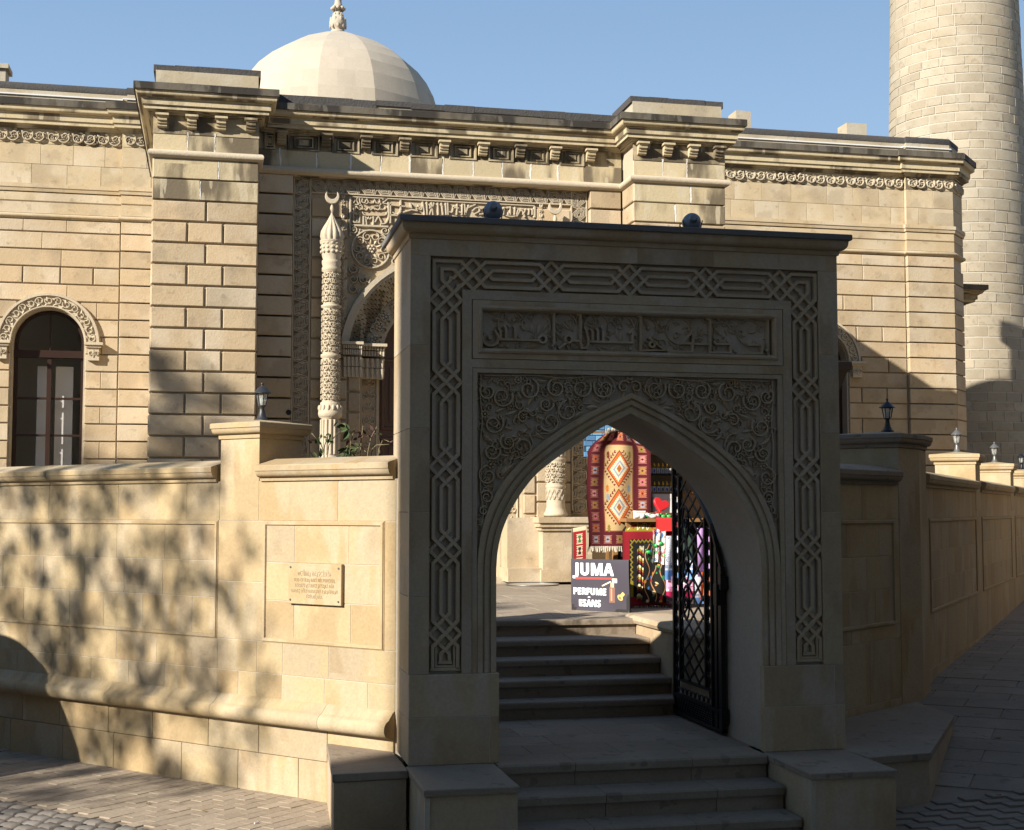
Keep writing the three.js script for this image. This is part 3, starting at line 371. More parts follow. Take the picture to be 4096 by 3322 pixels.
{
  const W = thing('courtyard_wall', 'long panelled courtyard wall receding up the shaded lane with lantern piers', 'wall', [3.78, 0, -2.83], 52 * D2R);
  const L = 17; mesh('core', span(0, L, -0.5, 1.93, -0.3, -0.0035), M.mortar, W);
  const ps = [3.9, 7.82, 11.8], bays = [[0.35, 3.84], [4.40, 7.78], [8.30, 11.76], [12.3, 16.5]];
  for (const [y0, y1, o] of [[-0.45, 0.16, 0.2], [0.16, 0.70, 0.7]]) rowStones(W, 0, L, y0, y1, 0.8, o);
  rowStones(W, 0, L, 1.622, 1.93, 0.9, 0.5);
  let x = 0; for (const [a, b] of bays) { rowStones(W, x, a, 0.70, 1.622, 0.7, 0.9); panel(W, a, b); x = b; } rowStones(W, x, L, 0.7, 1.622, 0.7, 0.9);
  for (const p of ps) pier(W, p, p + 0.43, 1.7, true);
  const cs = [[0.02, 3.86], [4.36, 7.78], [8.28, 11.76], [12.27, L]]; for (const [a, b] of cs) mesh('coping', sweep([[a, 0], [b, 0]], copingProf, 0.4), M.walls[1], W);
}
/* ---------- pier lanterns ---------- */
function lantern(pos, turn, lab, m) {
  const t = thing('pier_lantern', lab, 'lantern', pos, turn, 'lanterns on the wall piers'), six = (p) => lathe(p, 6);
  mesh('pedestal', six([[0, 0], [0.058, 0], [0.058, 0.01], [0.046, 0.018], [0.03, 0.05], [0.021, 0.09], [0.019, 0.112], [0.03, 0.118], [0.03, 0.128], [0, 0.128]]), m, t);
  const r0 = 0.031, r1 = 0.049, y0 = 0.128, y1 = 0.222, bars = [];
  for (let i = 0; i < 6; i++) { const a = i / 6 * 6.2832; bars.push(bar([Math.sin(a) * r0, y0, Math.cos(a) * r0], [Math.sin(a) * r1, y1, Math.cos(a) * r1], 0.006)); }
  mesh('cage', bars, m, t);
  for (let i = 0; i < 6; i++) { const a = i / 6 * 6.2832, b = (i + 1) / 6 * 6.2832, q = 0.93, o = []; quad(o, [Math.sin(a) * r0 * q, y0, Math.cos(a) * r0 * q], [Math.sin(b) * r0 * q, y0, Math.cos(b) * r0 * q], [Math.sin(b) * r1 * q, y1, Math.cos(b) * r1 * q], [Math.sin(a) * r1 * q, y1, Math.cos(a) * r1 * q]); mesh('glass_pane', fromTris(o), M.frosted, t); }
  mesh('bulb', new THREE.SphereGeometry(0.016, 10, 8).scale(1, 1.7, 1).translate(0, 0.162, 0), M.white, t);
  mesh('roof', six([[0, 0.218], [0.05, 0.218], [0.073, 0.222], [0.074, 0.228], [0.052, 0.247], [0.034, 0.268], [0.016, 0.28], [0.008, 0.284], [0.009, 0.294], [0.013, 0.302], [0.006, 0.312], [0, 0.314]]), m, t);
  return t;
}
M.frosted = new THREE.MeshPhysicalMaterial({ color: new THREE.Color().setRGB(0.85, 0.87, 0.85), transmission: 0.75, thickness: 0, roughness: 0.35, side: DS });
{
  const at = (o, th, s, z) => { const t = th * D2R; return [o[0] + Math.cos(t) * s + Math.sin(t) * z, o[1] - Math.sin(t) * s + Math.cos(t) * z]; };
  let p = at([-1.6, -0.6], -47, -1.572, -0.235); lantern([p[0], 2.415, p[1]], 0.2, 'dark lantern with frosted panes on the sunlit wall pier', M.lamp);
  lantern([3.27, 2.435, -2.52], 0.1, 'black lantern silhouetted on the broad shaded corner pier', M.iron);
  p = at([3.78, -2.83], 52, 4.115, -0.235); lantern([p[0], 2.415, p[1]], 0.4, 'silvery weathered lantern on the first sunlit pier up the lane', M.lampSilver);
  p = at([3.78, -2.83], 52, 8.035, -0.235); lantern([p[0], 2.415, p[1]], 0.3, 'silvery lantern on the second sunlit pier up the lane', M.lampSilver);
  p = at([3.78, -2.83], 52, 12.015, -0.235); lantern([p[0], 2.415, p[1]], 0.1, 'dark lantern on the farthest wall pier by the minaret foot', M.iron);
}
/* ---------- inscription plaque ---------- */
{
  const t = thing('wall_plaque', 'small golden stone plaque with raised lettering screwed to the sunlit wall panel', 'plaque', [-1.6, 0, -0.6], -47 * D2R);
  const x0 = -1.005, x1 = -0.472, y0 = 1.003, y1 = 1.306, m = M.walls[3];
  mesh('tablet', stoneGeo(x1 - x0, y1 - y0, 0.03, 0.003, 0), m, t).position.set((x0 + x1) / 2, (y0 + y1) / 2, 0.002);
  for (const x of [x0 + 0.025, x1 - 0.025]) for (const y of [y0 + 0.03, y1 - 0.03]) mesh('screw', new THREE.CylinderGeometry(0.007, 0.008, 0.008, 10).rotateX(Math.PI / 2).translate(x, y, 0.035), M.lampSilver, t);
  const font = await new FontLoader().loadAsync('fonts/droid/droid_sans_bold.typeface.json');
  const lines = [['«CÜMƏ MƏSCİDİ»', 0.34, 0.036, 1.215], ['1899-CU İLDƏ BAKI MİLYONÇUSU,', 0.42, 0.025, 1.172], ['XEYRİYYƏÇİ HACI ŞEYXƏLİ AĞA', 0.40, 0.025, 1.131], ['DADAŞ OĞLU DADAŞOV TƏRƏFİNDƏN', 0.465, 0.025, 1.090], ['TİKİLMİŞDİR.', 0.17, 0.025, 1.050]];
  for (const [s, w, h, y] of lines) {
    const gs = []; let x = 0;
    for (const ch of s) { if (ch === ' ') { x += 0.42; continue; } const turned = ch === 'Ə'; const g = new TextGeometry(turned ? 'e' : ch, { font, size: 1, depth: 0.25, curveSegments: 2, bevelEnabled: false }); g.computeBoundingBox(); const b = g.boundingBox; g.translate(-b.min.x, 0, 0); const cw = b.max.x - b.min.x; if (turned) { g.translate(-cw / 2, -0.3, 0); g.rotateZ(Math.PI); g.scale(1, 1.3, 1); g.translate(cw / 2, 0.38, 0); } g.translate(x, 0, 0); gs.push(g); x += cw + 0.13; }
    const g = join(gs); g.scale(w / x, h * 1.0, 0.016); mesh('lettering', g, m, t).position.set((x0 + x1) / 2 - w / 2, y, 0.031);
  }
}
/* ---------- floodlights on the gateway ---------- */
{
  const fl = (u, v, lab) => { const z = -0.10, p = onZ(u, v, z), h = p.y - 3.708, t = thing('floodlight', lab, 'floodlight', [p.x, 3.714, z], -0.15, 'floodlights on top of the gateway');
    mesh('housing', lathe([[0, 0.055], [0.022, 0.055], [0.028, 0.05], [0.03, 0.02], [0.036, 0.012], [0.06, 0.0], [0.068, -0.03], [0.07, -0.05], [0.066, -0.052], [0.055, -0.035], [0, -0.02]], 28).rotateX(Math.PI / 2 - 0.25).translate(0, h, 0), M.blueGrey, t);
    mesh('bracket', [bar([-0.05, 0.0, 0.0], [-0.072, h, 0], 0.008), bar([0.05, 0, 0], [0.072, h, 0], 0.008), span(-0.06, 0.06, 0, 0.008, -0.02, 0.02)], M.lamp, t); };
  fl(1973, 838, 'round grey-blue floodlight on the gateway coping, in front of the carved mosque inscription'); fl(2771, 885, 'round grey-blue floodlight on the gateway coping, in front of the plain ashlar block');
}
/* ---------- mosque ---------- */
const AX = 0.315;
function wrap(g, R, a0 = 0) { const p = g.attributes.position; for (let i = 0; i < p.count; i++) { const x = p.getX(i), z = p.getZ(i), a = a0 + x / R; p.setXYZ(i, Math.sin(a) * (R + z), p.getY(i), Math.cos(a) * (R + z)); } g.computeVertexNormals(); return g; }
function arabesque(w, h, cell, hw, ht, keep) { // scrolling stems, leaves and flowers filling a w x h field
  const S = [], nx = Math.max(1, Math.round(w / cell)), ny = Math.max(1, Math.round(h / cell)), cx = w / nx, cy = h / ny;
  for (let i = 0; i < nx; i++) for (let j = 0; j < ny; j++) {
    const x = (i + 0.5) * cx, y = (j + 0.5) * cy; if (keep && !keep(x, y)) continue; const r = Math.min(cx, cy) * 0.44, s = (i + j) % 2 ? 1 : -1, a = rr(-0.6, 0.6) + (s > 0 ? 2.6 : 0.4);
    S.push(spiral(x, y, r, a, s * 1.25, hw, ht, 16)); S.push((i + j) % 3 ? rosette(x, y, r * 0.42, 5, ht) : leaf(x - r * 0.2, y - r * 0.2, rr(0.3, 1.2), r * 0.8, r * 0.4, ht, 0.5));
    S.push(leaf(x + r * 0.7 * s, y + r * 0.75, rr(2, 4), r * 0.9, r * 0.36, ht, s)); S.push(leaf(x - r * 0.75 * s, y - r * 0.8, rr(-0.8, 0.8), r * 0.9, r * 0.36, ht, -s));
    if (i < nx - 1) S.push(rib(smooth([[x + r * 0.9, y - r * 0.3 * s], [x + cx / 2, y - r * 0.8 * s], [x + cx - r * 0.9, y + r * 0.2 * s]], 6).map((q) => [q[0], q[1]]), hw * 0.8, ht * 0.8));
  }
  return S.length ? join(S) : null;
}
const MQ = thing('mosque', 'honey coloured stone mosque with projecting portal, bracketed cornice and pale ribbed dome', 'mosque');
const rowY = []; for (let y = 6.415; y > 0.75; y -= 0.287) rowY.push(y);
const PATH = [[-3.73, -14.3], [-3.73, -9.4], [-2.33, -9.4], [-2.33, -9.97], [2.96, -9.97], [2.96, -9.4], [4.36, -9.4], [4.36, -14.3]];
const deep = (P, x0, x1, y0, y1, z, d, mats) => stone(P, x0, x1, y0, y1, z, d, mats, 0.028, 0.009, 0.006);
const thin = (P, x0, x1, y0, y1, z, d, mats) => stone(P, x0, x1, y0, y1, z, d, mats, 0.005, 0.003, 0.003);
function bracketGeo() { const s = poly([[0, 0], [0.135, 0], [0.135, -0.04], [0.115, -0.048], [0.11, -0.085], [0.085, -0.09], [0.08, -0.12], [0.06, -0.125], [0.055, -0.155], [0.03, -0.165], [0, -0.17]]); const g = extrude(s, 0.125).translate(0, 0, -0.0625).rotateY(-Math.PI / 2); const p = span(-0.085, 0.085, -0.028, 0.0, 0, 0.15); return join([g, p]); }
const BR = bracketGeo();
const seam = (P, x, y0, y1, z) => { const o = [], n = 16; let c = x, w = 0.016; for (let i = 0; i < n; i++) { c += rr(-0.003, 0.003); w = Math.max(0.008, Math.min(0.028, w + rr(-0.005, 0.005))); o.push(span(c - w / 2, c + w / 2, y0 + (y1 - y0) * i / n, y0 + (y1 - y0) * (i + 1.05) / n, z - 0.02, z + rr(0.001, 0.004))); } mesh('mortar_seam', o, M.seam, P); };
// portal blocks
for (const [x0, x1, flip] of [[-3.73, -2.33, 0], [2.96, 4.36, 1]]) {
  const B = mesh('portal_block', span(x0 + 0.03, x1 - 0.03, 0.5, 7.3, -14.4, -9.44), M.backing, MQ), w = x1 - x0;
  rowY.forEach((y, k) => { if (y < 1.4) return; const y0 = y - 0.287, c = k < 2 ? [x0, x0 + w * (k ? 0.45 : 0.62), x1] : k % 2 ? [x0, x0 + w * 0.335, x0 + w * 0.67, x1] : [x0, x0 + w * 0.506, x1];
    for (let i = 0; i < c.length - 1; i++) { if (k < 2) { const m = stone(B, c[i] + (i ? -0.008 : 0), c[i + 1], y0, y, -9.44, 0.04, M.sootlights, 0.018, 0.008, 0.004); if (i) seam(B, c[i], y0 + 0.02, y - 0.02, -9.4); } else deep(B, c[i], c[i + 1], y0, y, -9.44, 0.04, M.mosques); }
    for (const s of [0, 1]) { const xs = s ? x1 - 0.03 : x0 + 0.03, len = flip === s ? 4.8 : 0.56, m = deep(B, -len / 2, len / 2, 0, 0.287, 0, 0.03, M.mosques); m.rotation.y = s ? Math.PI / 2 : -Math.PI / 2; m.position.set(xs, y - 0.1435, -9.41 - len / 2); } });
  { const xs = [x0, x0 + w * 0.32, x0 + w * 0.58, x1]; for (let i = 0; i < 3; i++) { stone(B, xs[i], xs[i + 1], 6.51, 6.73, -9.43, 0.03, M.sootlights, 0.012, 0.004, 0.004); if (i) seam(B, xs[i], 6.515, 6.74 + rr(0, 0.06), -9.4); } stone(B, x0, x1, 6.73, 6.99, -9.43, 0.028, M.soot, 0.006, 0.003, 0.003); }
  for (const q of [0.085, 0.36, 0.635, 0.915]) mesh('bracket', BR.clone(), M.sootlight, B).position.set(x0 + w * q, 6.975, -9.4);
  mesh('block_back', span(x0 + 0.04, x1 - 0.04, 6.5, 6.98, -9.6, -9.435), M.pale, B);
  mesh('parapet', span(x0 + 0.02, x1 - 0.02, 7.30, 7.62, -10.4, -9.48), M.pale, B);
  const o = []; for (let i = 0; i < 5; i++) { const X = (k) => x0 + (w) * k / 5, h = () => rr(-0.006, 0.006), d = [rr(0, .05)]; o.push(span(X(i) - 0.01, X(i + 1) + 0.01, 7.60 + h(), 7.70 + h(), -10.42, -9.485 + h() * 0.5)); } mesh('roofing_felt', o, M.felt, B);
}
// recess between them
const RC = (() => { const s = poly([[-2.33, 0.5], [2.96, 0.5], [2.96, 7.3], [-2.33, 7.3]]), r = 1.37, h = []; h.push([AX - 1.17, 0.5]); h.push([AX - 1.17, 3.9]); for (let i = 0; i <= 32; i++) { const a = Math.PI - Math.PI * i / 32; h.push([AX + Math.cos(a) * r, 3.9 + Math.sin(a) * r]); } h.push([AX + 1.17, 3.9], [AX + 1.17, 0.5]); const sh = poly([[-2.33, 0.5], ...h.slice(0, -1).map((p) => p), [AX + 1.17, 0.5], [2.96, 0.5], [2.96, 7.3], [-2.33, 7.3]]); return mesh('portal_recess', extrude(sh, 0.7).translate(0, 0, -10.82), M.mosque, MQ); })();
mesh('portal_mass', span(-2.3, 2.93, 0.5, 7.3, -14.5, -11.6), M.mosque, MQ);
for (const [x0, x1] of [[-2.33, -1.83], [2.46, 2.96]]) rowY.forEach((y) => { if (y > 1.75) deep(RC, x0, x1, y - 0.287, y, -10.12, 0.15, M.mosques); });
for (const [x0, x1] of [[-1.585, -1.05], [1.68, 2.215]]) rowY.forEach((y, k) => { if (y > 1.75 && y < 6.2) deep(RC, x0, x1, y - 0.287, Math.min(y, 6.19), -10.12, 0.03, M.mosques); });
mesh('lintel_course', span(-1.83, 2.46, 6.40, 6.42, -10.12, -9.98), M.sootlight, RC);
for (const [y0, y1, mm, l, z] of [[6.51, 6.76, M.sootlights, 0.45, -9.97]]) { const xs = splits(-2.33, 2.96, l, 0.15, 0.4); for (let i = 0; i < xs.length - 1; i++) { stone(RC, xs[i], xs[i + 1], y0, y1, z - 0.03, 0.03, mm, 0.012, 0.004, 0.004); if (i && rnd() < 0.85) seam(RC, xs[i], y0 + 0.005, y1 + rr(-0.03, 0.02), z); } }
mesh('frieze_back', span(-2.33, 2.96, 6.42, 7.2, -10.3, -10.0), M.pale, RC);
const bx = [-2.01, -1.39, -0.83, -0.28, 0.29, 0.86, 1.41, 1.93, 2.47];
bx.forEach((x, i) => { mesh('bracket', BR.clone(), i % 3 ? M.sootlight : M.soot, RC).position.set(x, 6.985, -9.97);
  const a = i ? bx[i - 1] : -2.33, c = (a + x) / 2, hw = (x - a) / 2 - 0.1; if (hw > 0.06) mesh('coffer', [rib([[c - hw, 6.76], [c + hw, 6.76], [c + hw, 6.98], [c - hw, 6.98]], 0.02, 0.04, true), rib([[c - hw * 0.6, 6.80], [c + hw * 0.6, 6.80], [c + hw * 0.6, 6.94], [c - hw * 0.6, 6.94]], 0.015, 0.025, true), span(c - hw * 0.35, c + hw * 0.35, 6.83, 6.91, 0, 0.02)], M.soot, RC).position.z = -9.995; });
mesh('bracket_backing', span(-2.33, 2.96, 6.755, 7.0, -10.1, -9.996), M.soot, RC);
// cornice, roll and parapet follow the same broken line
const cornice = (pa, y, ov, mA, mB, mC, parent, k = 1) => { const Y = (q) => y + q * k, X = (q) => q * ov / 0.25;
  mesh('bed_moulding', sweep(pa, [[-0.1, y], [X(0.03), y], ...roundProf(X(0.035), Y(0.045), 0.03, 270, 340, 4), [X(0.075), Y(0.047)]], 0.5, false), mB, parent);
  mesh('ledge', sweep(pa, [[0, Y(0.046)], [X(0.12), Y(0.046)], [X(0.12), Y(0.082)], [X(0.13), Y(0.088)], [X(0.13), Y(0.10)], [0, Y(0.101)]], 0.5, false), mC, parent);
  mesh('fascia', sweep(pa, [[X(0.11), Y(0.1)], [X(0.145), Y(0.1)], [X(0.145), Y(0.175)], [X(0.16), Y(0.182)], [X(0.16), Y(0.195)]], 0.5, false), mA, parent);
  mesh('crown_moulding', sweep(pa, [[X(0.155), Y(0.194)], ...roundProf(X(0.165), Y(0.255), 0.06 * k, 275, 355, 6).map(([q, r]) => [Math.min(q, X(0.22)), r]), [X(0.225), Y(0.26)], [X(0.225), Y(0.275)]], 0.6, false), mA, parent);
  mesh('corona', sweep(pa, [[X(0.20), Y(0.275)], [X(0.25), Y(0.275)], [X(0.25), Y(0.365)], [X(0.242), Y(0.372)], [-0.2, Y(0.40)]], 0.4, false), M.cap, parent);
};
cornice(PATH, 6.985, 0.25, M.sootlight, M.soot, M.sootlight, MQ);
mesh('string_roll', sweep(PATH, [[-0.03, 6.40], [0.0, 6.405], ...roundProf(0.01, 6.463, 0.052, -80, 85, 8), [-0.03, 6.515]], 0.9), M.mosqueClean, MQ);
mesh('parapet', span(-2.34, 2.97, 7.30, 7.50, -10.6, -9.98), M.pale, MQ);
{ const o = []; let x = -2.36; while (x < 2.98) { const w = rr(0.25, 0.7), lo = rr(-0.05, 0.015), hi = rr(-0.008, 0.008); o.push(span(x, Math.min(2.99, x + w), 7.45 + lo, 7.535 + hi, -10.62, -9.955 + rr(-.004, .004))); x += w; } mesh('roofing_felt', o, M.felt, MQ); }
{ // angular interlace border of the portal
  const S = [], unit = (L, W) => { const g = []; for (const q of [1, 0.74, 0.5, 0.27]) { const a = L * 0.5 * q + 0.004, b = W * 0.5 * q, c = b * 0.75; g.push(rib([[-a + c, -b], [a, -b], [a, b * 0.1], [a - c, b], [-a, b], [-a, -b * 0.1]], 0.0085, 0.042, true)); } g.push(bump(0, 0, 0.016, 0.03, 6)); return join(g); };
  const diag = (L, W) => { const g = []; for (let i = -1; i <= 1; i++) g.push(rib([[L / 2 - 0.03 + i * 0.022, -W * 0.5], [L / 2 + 0.03 + i * 0.022, W * 0.5]], 0.0085, 0.038)); return join(g); };
  const nV = 22, p = 0.215, u = unit(p * 0.78, 0.19), d = diag(p, 0.2);
  for (const x of [-1.705, 2.335]) for (let k = 0; k < nV; k++) { const y = 1.75 + k * p; for (const g of [u, d]) S.push(g.clone().rotateZ(Math.PI / 2).translate(x, y, 0)); }
  const nH = 17, ph = 3.9 / nH, u2 = unit(ph * 0.8, 0.185), d2 = diag(ph, 0.195); for (let k = 0; k < nH; k++) for (const g of [u2, d2]) S.push(g.clone().translate(-1.59 + (k + 0.5) * ph, 6.295, 0));
  for (const x of [-1.705, 2.335]) S.push(rib([[x - 0.09, 6.2], [x - 0.09, 6.385], [x + 0.09, 6.385]], 0.008, 0.028), rib([[x - 0.05, 6.2], [x - 0.05, 6.345], [x + 0.09, 6.345]], 0.008, 0.028));
  mesh('interlace_border', S, M.carve, RC).position.z = -10.12;
  const e = [[-1.83, -1.812], [-1.598, -1.58], [2.21, 2.228], [2.442, 2.46]].map(([a, b]) => span(a, b, 1.7, 6.4, 0, 0.04)); e.push(span(-1.59, 2.22, 6.185, 6.2, 0, 0.04)); mesh('border_fillet', e, M.mosqueClean, RC).position.z = -10.12;
}
{ // inscription band over the portal
  const z = -10.12, c = crop(1350, 750, 0.42037), S = [], B = (p, w = 0.016, h = 0.035, n = 0) => S.push(rib((n ? smooth(p.map(([x, y]) => c(x, y, z)), n) : p.map(([x, y]) => c(x, y, z))).map((q) => [q[0], q[1]]), w, h));
  B([[118, 90], [118, 470]], 0.02, 0.04); B([[1872, 185], [1872, 290]], 0.02, 0.04); B([[130, 362], [480, 378]], 0.022, 0.04); B([[130, 92], [1870, 178]], 0.012, 0.03);
  // dated text block
  for (const p of [[[150, 100], [165, 125], [150, 150]], [[185, 100], [180, 130], [200, 165], [165, 165]], [[205, 105], [215, 160]], [[235, 110], [230, 140], [255, 150], [270, 120]], [[275, 110], [290, 145], [265, 160]], [[300, 150], [340, 150], [350, 120], [365, 150], [400, 150], [395, 115]], [[385, 185], [410, 160], [395, 150]], [[425, 120], [445, 105], [470, 115], [430, 150], [470, 160]],
    [[145, 200], [160, 225], [180, 185], [200, 215], [235, 205]], [[205, 180], [225, 170], [240, 215]], [[250, 200], [270, 220], [290, 195]], [[300, 190], [315, 215], [335, 200], [355, 215]], [[345, 180], [400, 185], [390, 215], [360, 212]], [[400, 210], [450, 208], [452, 185]], [[235, 235], [250, 262], [330, 268], [460, 262], [465, 235]], [[155, 238], [180, 262], [215, 245]]]) B(p, 0.0105, 0.03, 10);
  B([[150, 235], [150, 335], [205, 335], [210, 240]], 0.014); B([[180, 300], [180, 335]]); B([[245, 275], [245, 358]], 0.015); B([[264, 285], [272, 305], [286, 303], [292, 286], [299, 304], [313, 302], [318, 284]], 0.010); B([[268, 300], [275, 360]], 0.013); B([[338, 280], [338, 360]], 0.015); B([[352, 335], [386, 280], [420, 338]], 0.014);
  B([[480, 145], [480, 300], [450, 345], [405, 350]], 0.016, 0.036, 14); B([[500, 150], [500, 345]], 0.016); B([[470, 165], [640, 185]]); B([[598, 125], [598, 225]]); B([[500, 265], [560, 270], [600, 230]], 0.018); B([[560, 265], [520, 240]], 0.014);
  B([[645, 185], [700, 195], [690, 150]]); B([[705, 155], [790, 215], [800, 190], [760, 200], [770, 170]], 0.016, 0.036, 12); B([[620, 240], [700, 215], [760, 225]], 0.016); for (const [a, b, t] of [[805, 825, 140], [845, 850, 140], [890, 905, 145], [915, 870, 150], [950, 955, 150], [985, 1000, 150], [1025, 1030, 150], [1045, 1048, 150], [1135, 1130, 160], [1185, 1180, 160], [1205, 1215, 160], [1245, 1210, 170], [1580, 1575, 190], [1620, 1622, 240], [1685, 1680, 190], [1640, 1640, 185], [1790, 1760, 205], [1820, 1815, 205], [1850, 1850, 205], [1715, 1700, 215]]) B([[a, t], [b, 265]], 0.014);
  for (const p of [[[865, 160], [880, 190], [870, 205]], [[970, 165], [1000, 190]], [[1060, 235], [1085, 240], [1095, 205], [1110, 180], [1130, 190]], [[1090, 195], [1150, 200]], [[1150, 235], [1175, 245]], [[1280, 230], [1310, 200], [1335, 195], [1350, 225], [1300, 255]], [[1340, 200], [1400, 215], [1390, 250], [1345, 258]], [[1220, 205], [1310, 165]], [[1600, 270], [1650, 280], [1690, 275]], [[1600, 190], [1612, 200], [1620, 190], [1630, 200]], [[1700, 280], [1745, 220], [1780, 285]], [[1735, 215], [1750, 205], [1765, 215]]]) B(p, 0.014, 0.034, 10);
  mesh('inscription', S, M.carve, RC).position.z = z;
}
{ // spandrels, slim flower bands, arch orders, jambs
  const inArch = (x, y) => Math.hypot(x - 1.37, y + 0.72) > 1.5; // local field from (-1.055, 4.62)
  const f = arabesque(1.33, 1.14, 0.15, 0.011, 0.04, (x, y) => Math.hypot(x - 1.37, y + 0.72) > 1.53 && !(Math.hypot(x - 0.32, y - 0.78) < 0.31)); const med = [rib(arc(0.32, 0.80, 0.27, 0, 6.283, 26).slice(0, 26), 0.016, 0.04, true), rosette(0.32, 0.80, 0.07, 6, 0.035)]; for (let k = 0; k < 10; k++) { const a = k / 10 * 6.283, q = a + 0.314; med.push(leaf(0.32 + Math.cos(q) * 0.08, 0.80 + Math.sin(q) * 0.08, q, 0.1, 0.04, 0.035, 0.4)); med.push(spiral(0.32 + Math.cos(a) * 0.185, 0.80 + Math.sin(a) * 0.185, 0.062, a, 1.2 * (k % 2 ? 1 : -1), 0.01, 0.035, 14)); }
  const left = join([f, ...med]).translate(-1.05, 4.62, 0), right = left.clone().applyMatrix4(new THREE.Matrix4().makeScale(-1, 1, 1)).translate(2 * AX, 0, 0); right.computeVertexNormals();
  mesh('spandrel_carving', left, M.carve, RC).position.z = -10.12; mesh('spandrel_carving', right, M.carve, RC).position.z = -10.12;
  for (const x of [-1.16, 1.73]) { const b = []; for (let k = 0; k < 15; k++) b.push(rosette(x + 0.03, 4.05 + k * 0.145, 0.032, 5, 0.02), leaf(x + 0.03, 4.09 + k * 0.145, 1.1, 0.07, 0.03, 0.02, 0.4), leaf(x + 0.03, 4.09 + k * 0.145, 2.0, 0.07, 0.03, 0.02, -0.4)); mesh('flower_band', b, M.carve, RC).position.z = -10.088; }
  const ring = (r0, r1, z0, z1, n, m, nm) => { const o = []; const P = (r, i, z) => { const a = Math.PI * i / n; return [AX + Math.cos(a) * r, 3.9 + Math.sin(a) * r, z]; }; for (let i = 0; i < n; i++) { quad(o, P(r0, i, z1), P(r1, i, z1), P(r1, i + 1, z1), P(r0, i + 1, z1)); quad(o, P(r0, i, z0), P(r0, i, z1), P(r0, i + 1, z1), P(r0, i + 1, z0)); quad(o, P(r1, i, z0), P(r1, i, z1), P(r1, i + 1, z1), P(r1, i + 1, z0)); } return mesh(nm, fromTris(o), m, RC); };
  ring(1.40, 1.47, -10.13, -10.05, 40, M.mosqueClean, 'arch_hood'); ring(1.355, 1.40, -10.13, -10.075, 40, M.mosqueClean, 'arch_hood');
  const mq = []; for (let k = 0; k < 6; k++) { const n = 46, r = 1.345 - k * 0.044; for (let i = 0; i < n; i++) { const a = Math.PI * (i + (k % 2) * 0.5 + 0.25) / n; mq.push(new THREE.BoxGeometry(0.05, Math.PI * r / n * 0.84, 0.26).translate(0, 0, 0).rotateZ(a).translate(AX + Math.cos(a) * r, 3.9 + Math.sin(a) * r, -10.24 - k * 0.05 + (i % 2) * 0.012)); } }
  mesh('arch_muqarnas', mq, M.sootlight, RC); ring(0.84, 1.12, -10.82, -10.40, 36, M.carve, 'inner_arch'); ring(1.1, 1.375, -10.82, -10.55, 36, M.carve, 'inner_arch_back');
  const fr = []; for (let k = 0; k < 44; k++) { const a = Math.PI * (k + 0.5) / 44, q = k % 2 ? 0.905 : 1.06, X = AX + Math.cos(a) * q, Y = 3.9 + Math.sin(a) * q; fr.push(spiral(X, Y, 0.045, a + 2, k % 4 < 2 ? 1 : -1, 0.009, 0.035, 12), leaf(X, Y, a + 1, 0.06, 0.03, 0.035, 0.6)); } for (let k = 0; k < 17; k++) { const a = Math.PI * (k + 0.5) / 17, X = AX + Math.cos(a) * 0.985, Y = 3.9 + Math.sin(a) * 0.985; fr.push(rosette(X, Y, 0.07, 7, 0.04), spiral(X, Y, 0.088, a, k % 2 ? 1 : -1, 0.011, 0.035, 16), leaf(X + Math.cos(a) * 0.09, Y + Math.sin(a) * 0.09, a + 1.2, 0.08, 0.04, 0.035, 0.6)); } mesh('arch_carving', fr, M.carve, RC).position.z = -10.40;
  for (const s of [-1, 1]) { const a = AX + s * 0.885, b = AX + s * 1.17; mesh('jamb', span(Math.min(a, b), Math.max(a, b), 0.7, 3.66, -10.82, -10.34), M.mosque, RC);
    const pt = []; for (let k = 0; k < 15; k++) for (const q of [-1, 1]) { const y = 1.0 + k * 0.18, x = AX + s * 1.03; pt.push(spiral(x + q * 0.05, y, 0.05, q > 0 ? 3.4 : -0.3, q * 0.9, 0.009, 0.025, 12), leaf(x, y + 0.02, Math.PI / 2 + q * 0.5, 0.07, 0.03, 0.025, 0)); } pt.push(rib([[AX + s * 1.03 - 0.11, 0.9], [AX + s * 1.03 - 0.11, 3.6], [AX + s * 1.03 + 0.11, 3.6], [AX + s * 1.03 + 0.11, 0.9]], 0.012, 0.03)); mesh('jamb_carving', pt, M.carve, RC).position.z = -10.34;
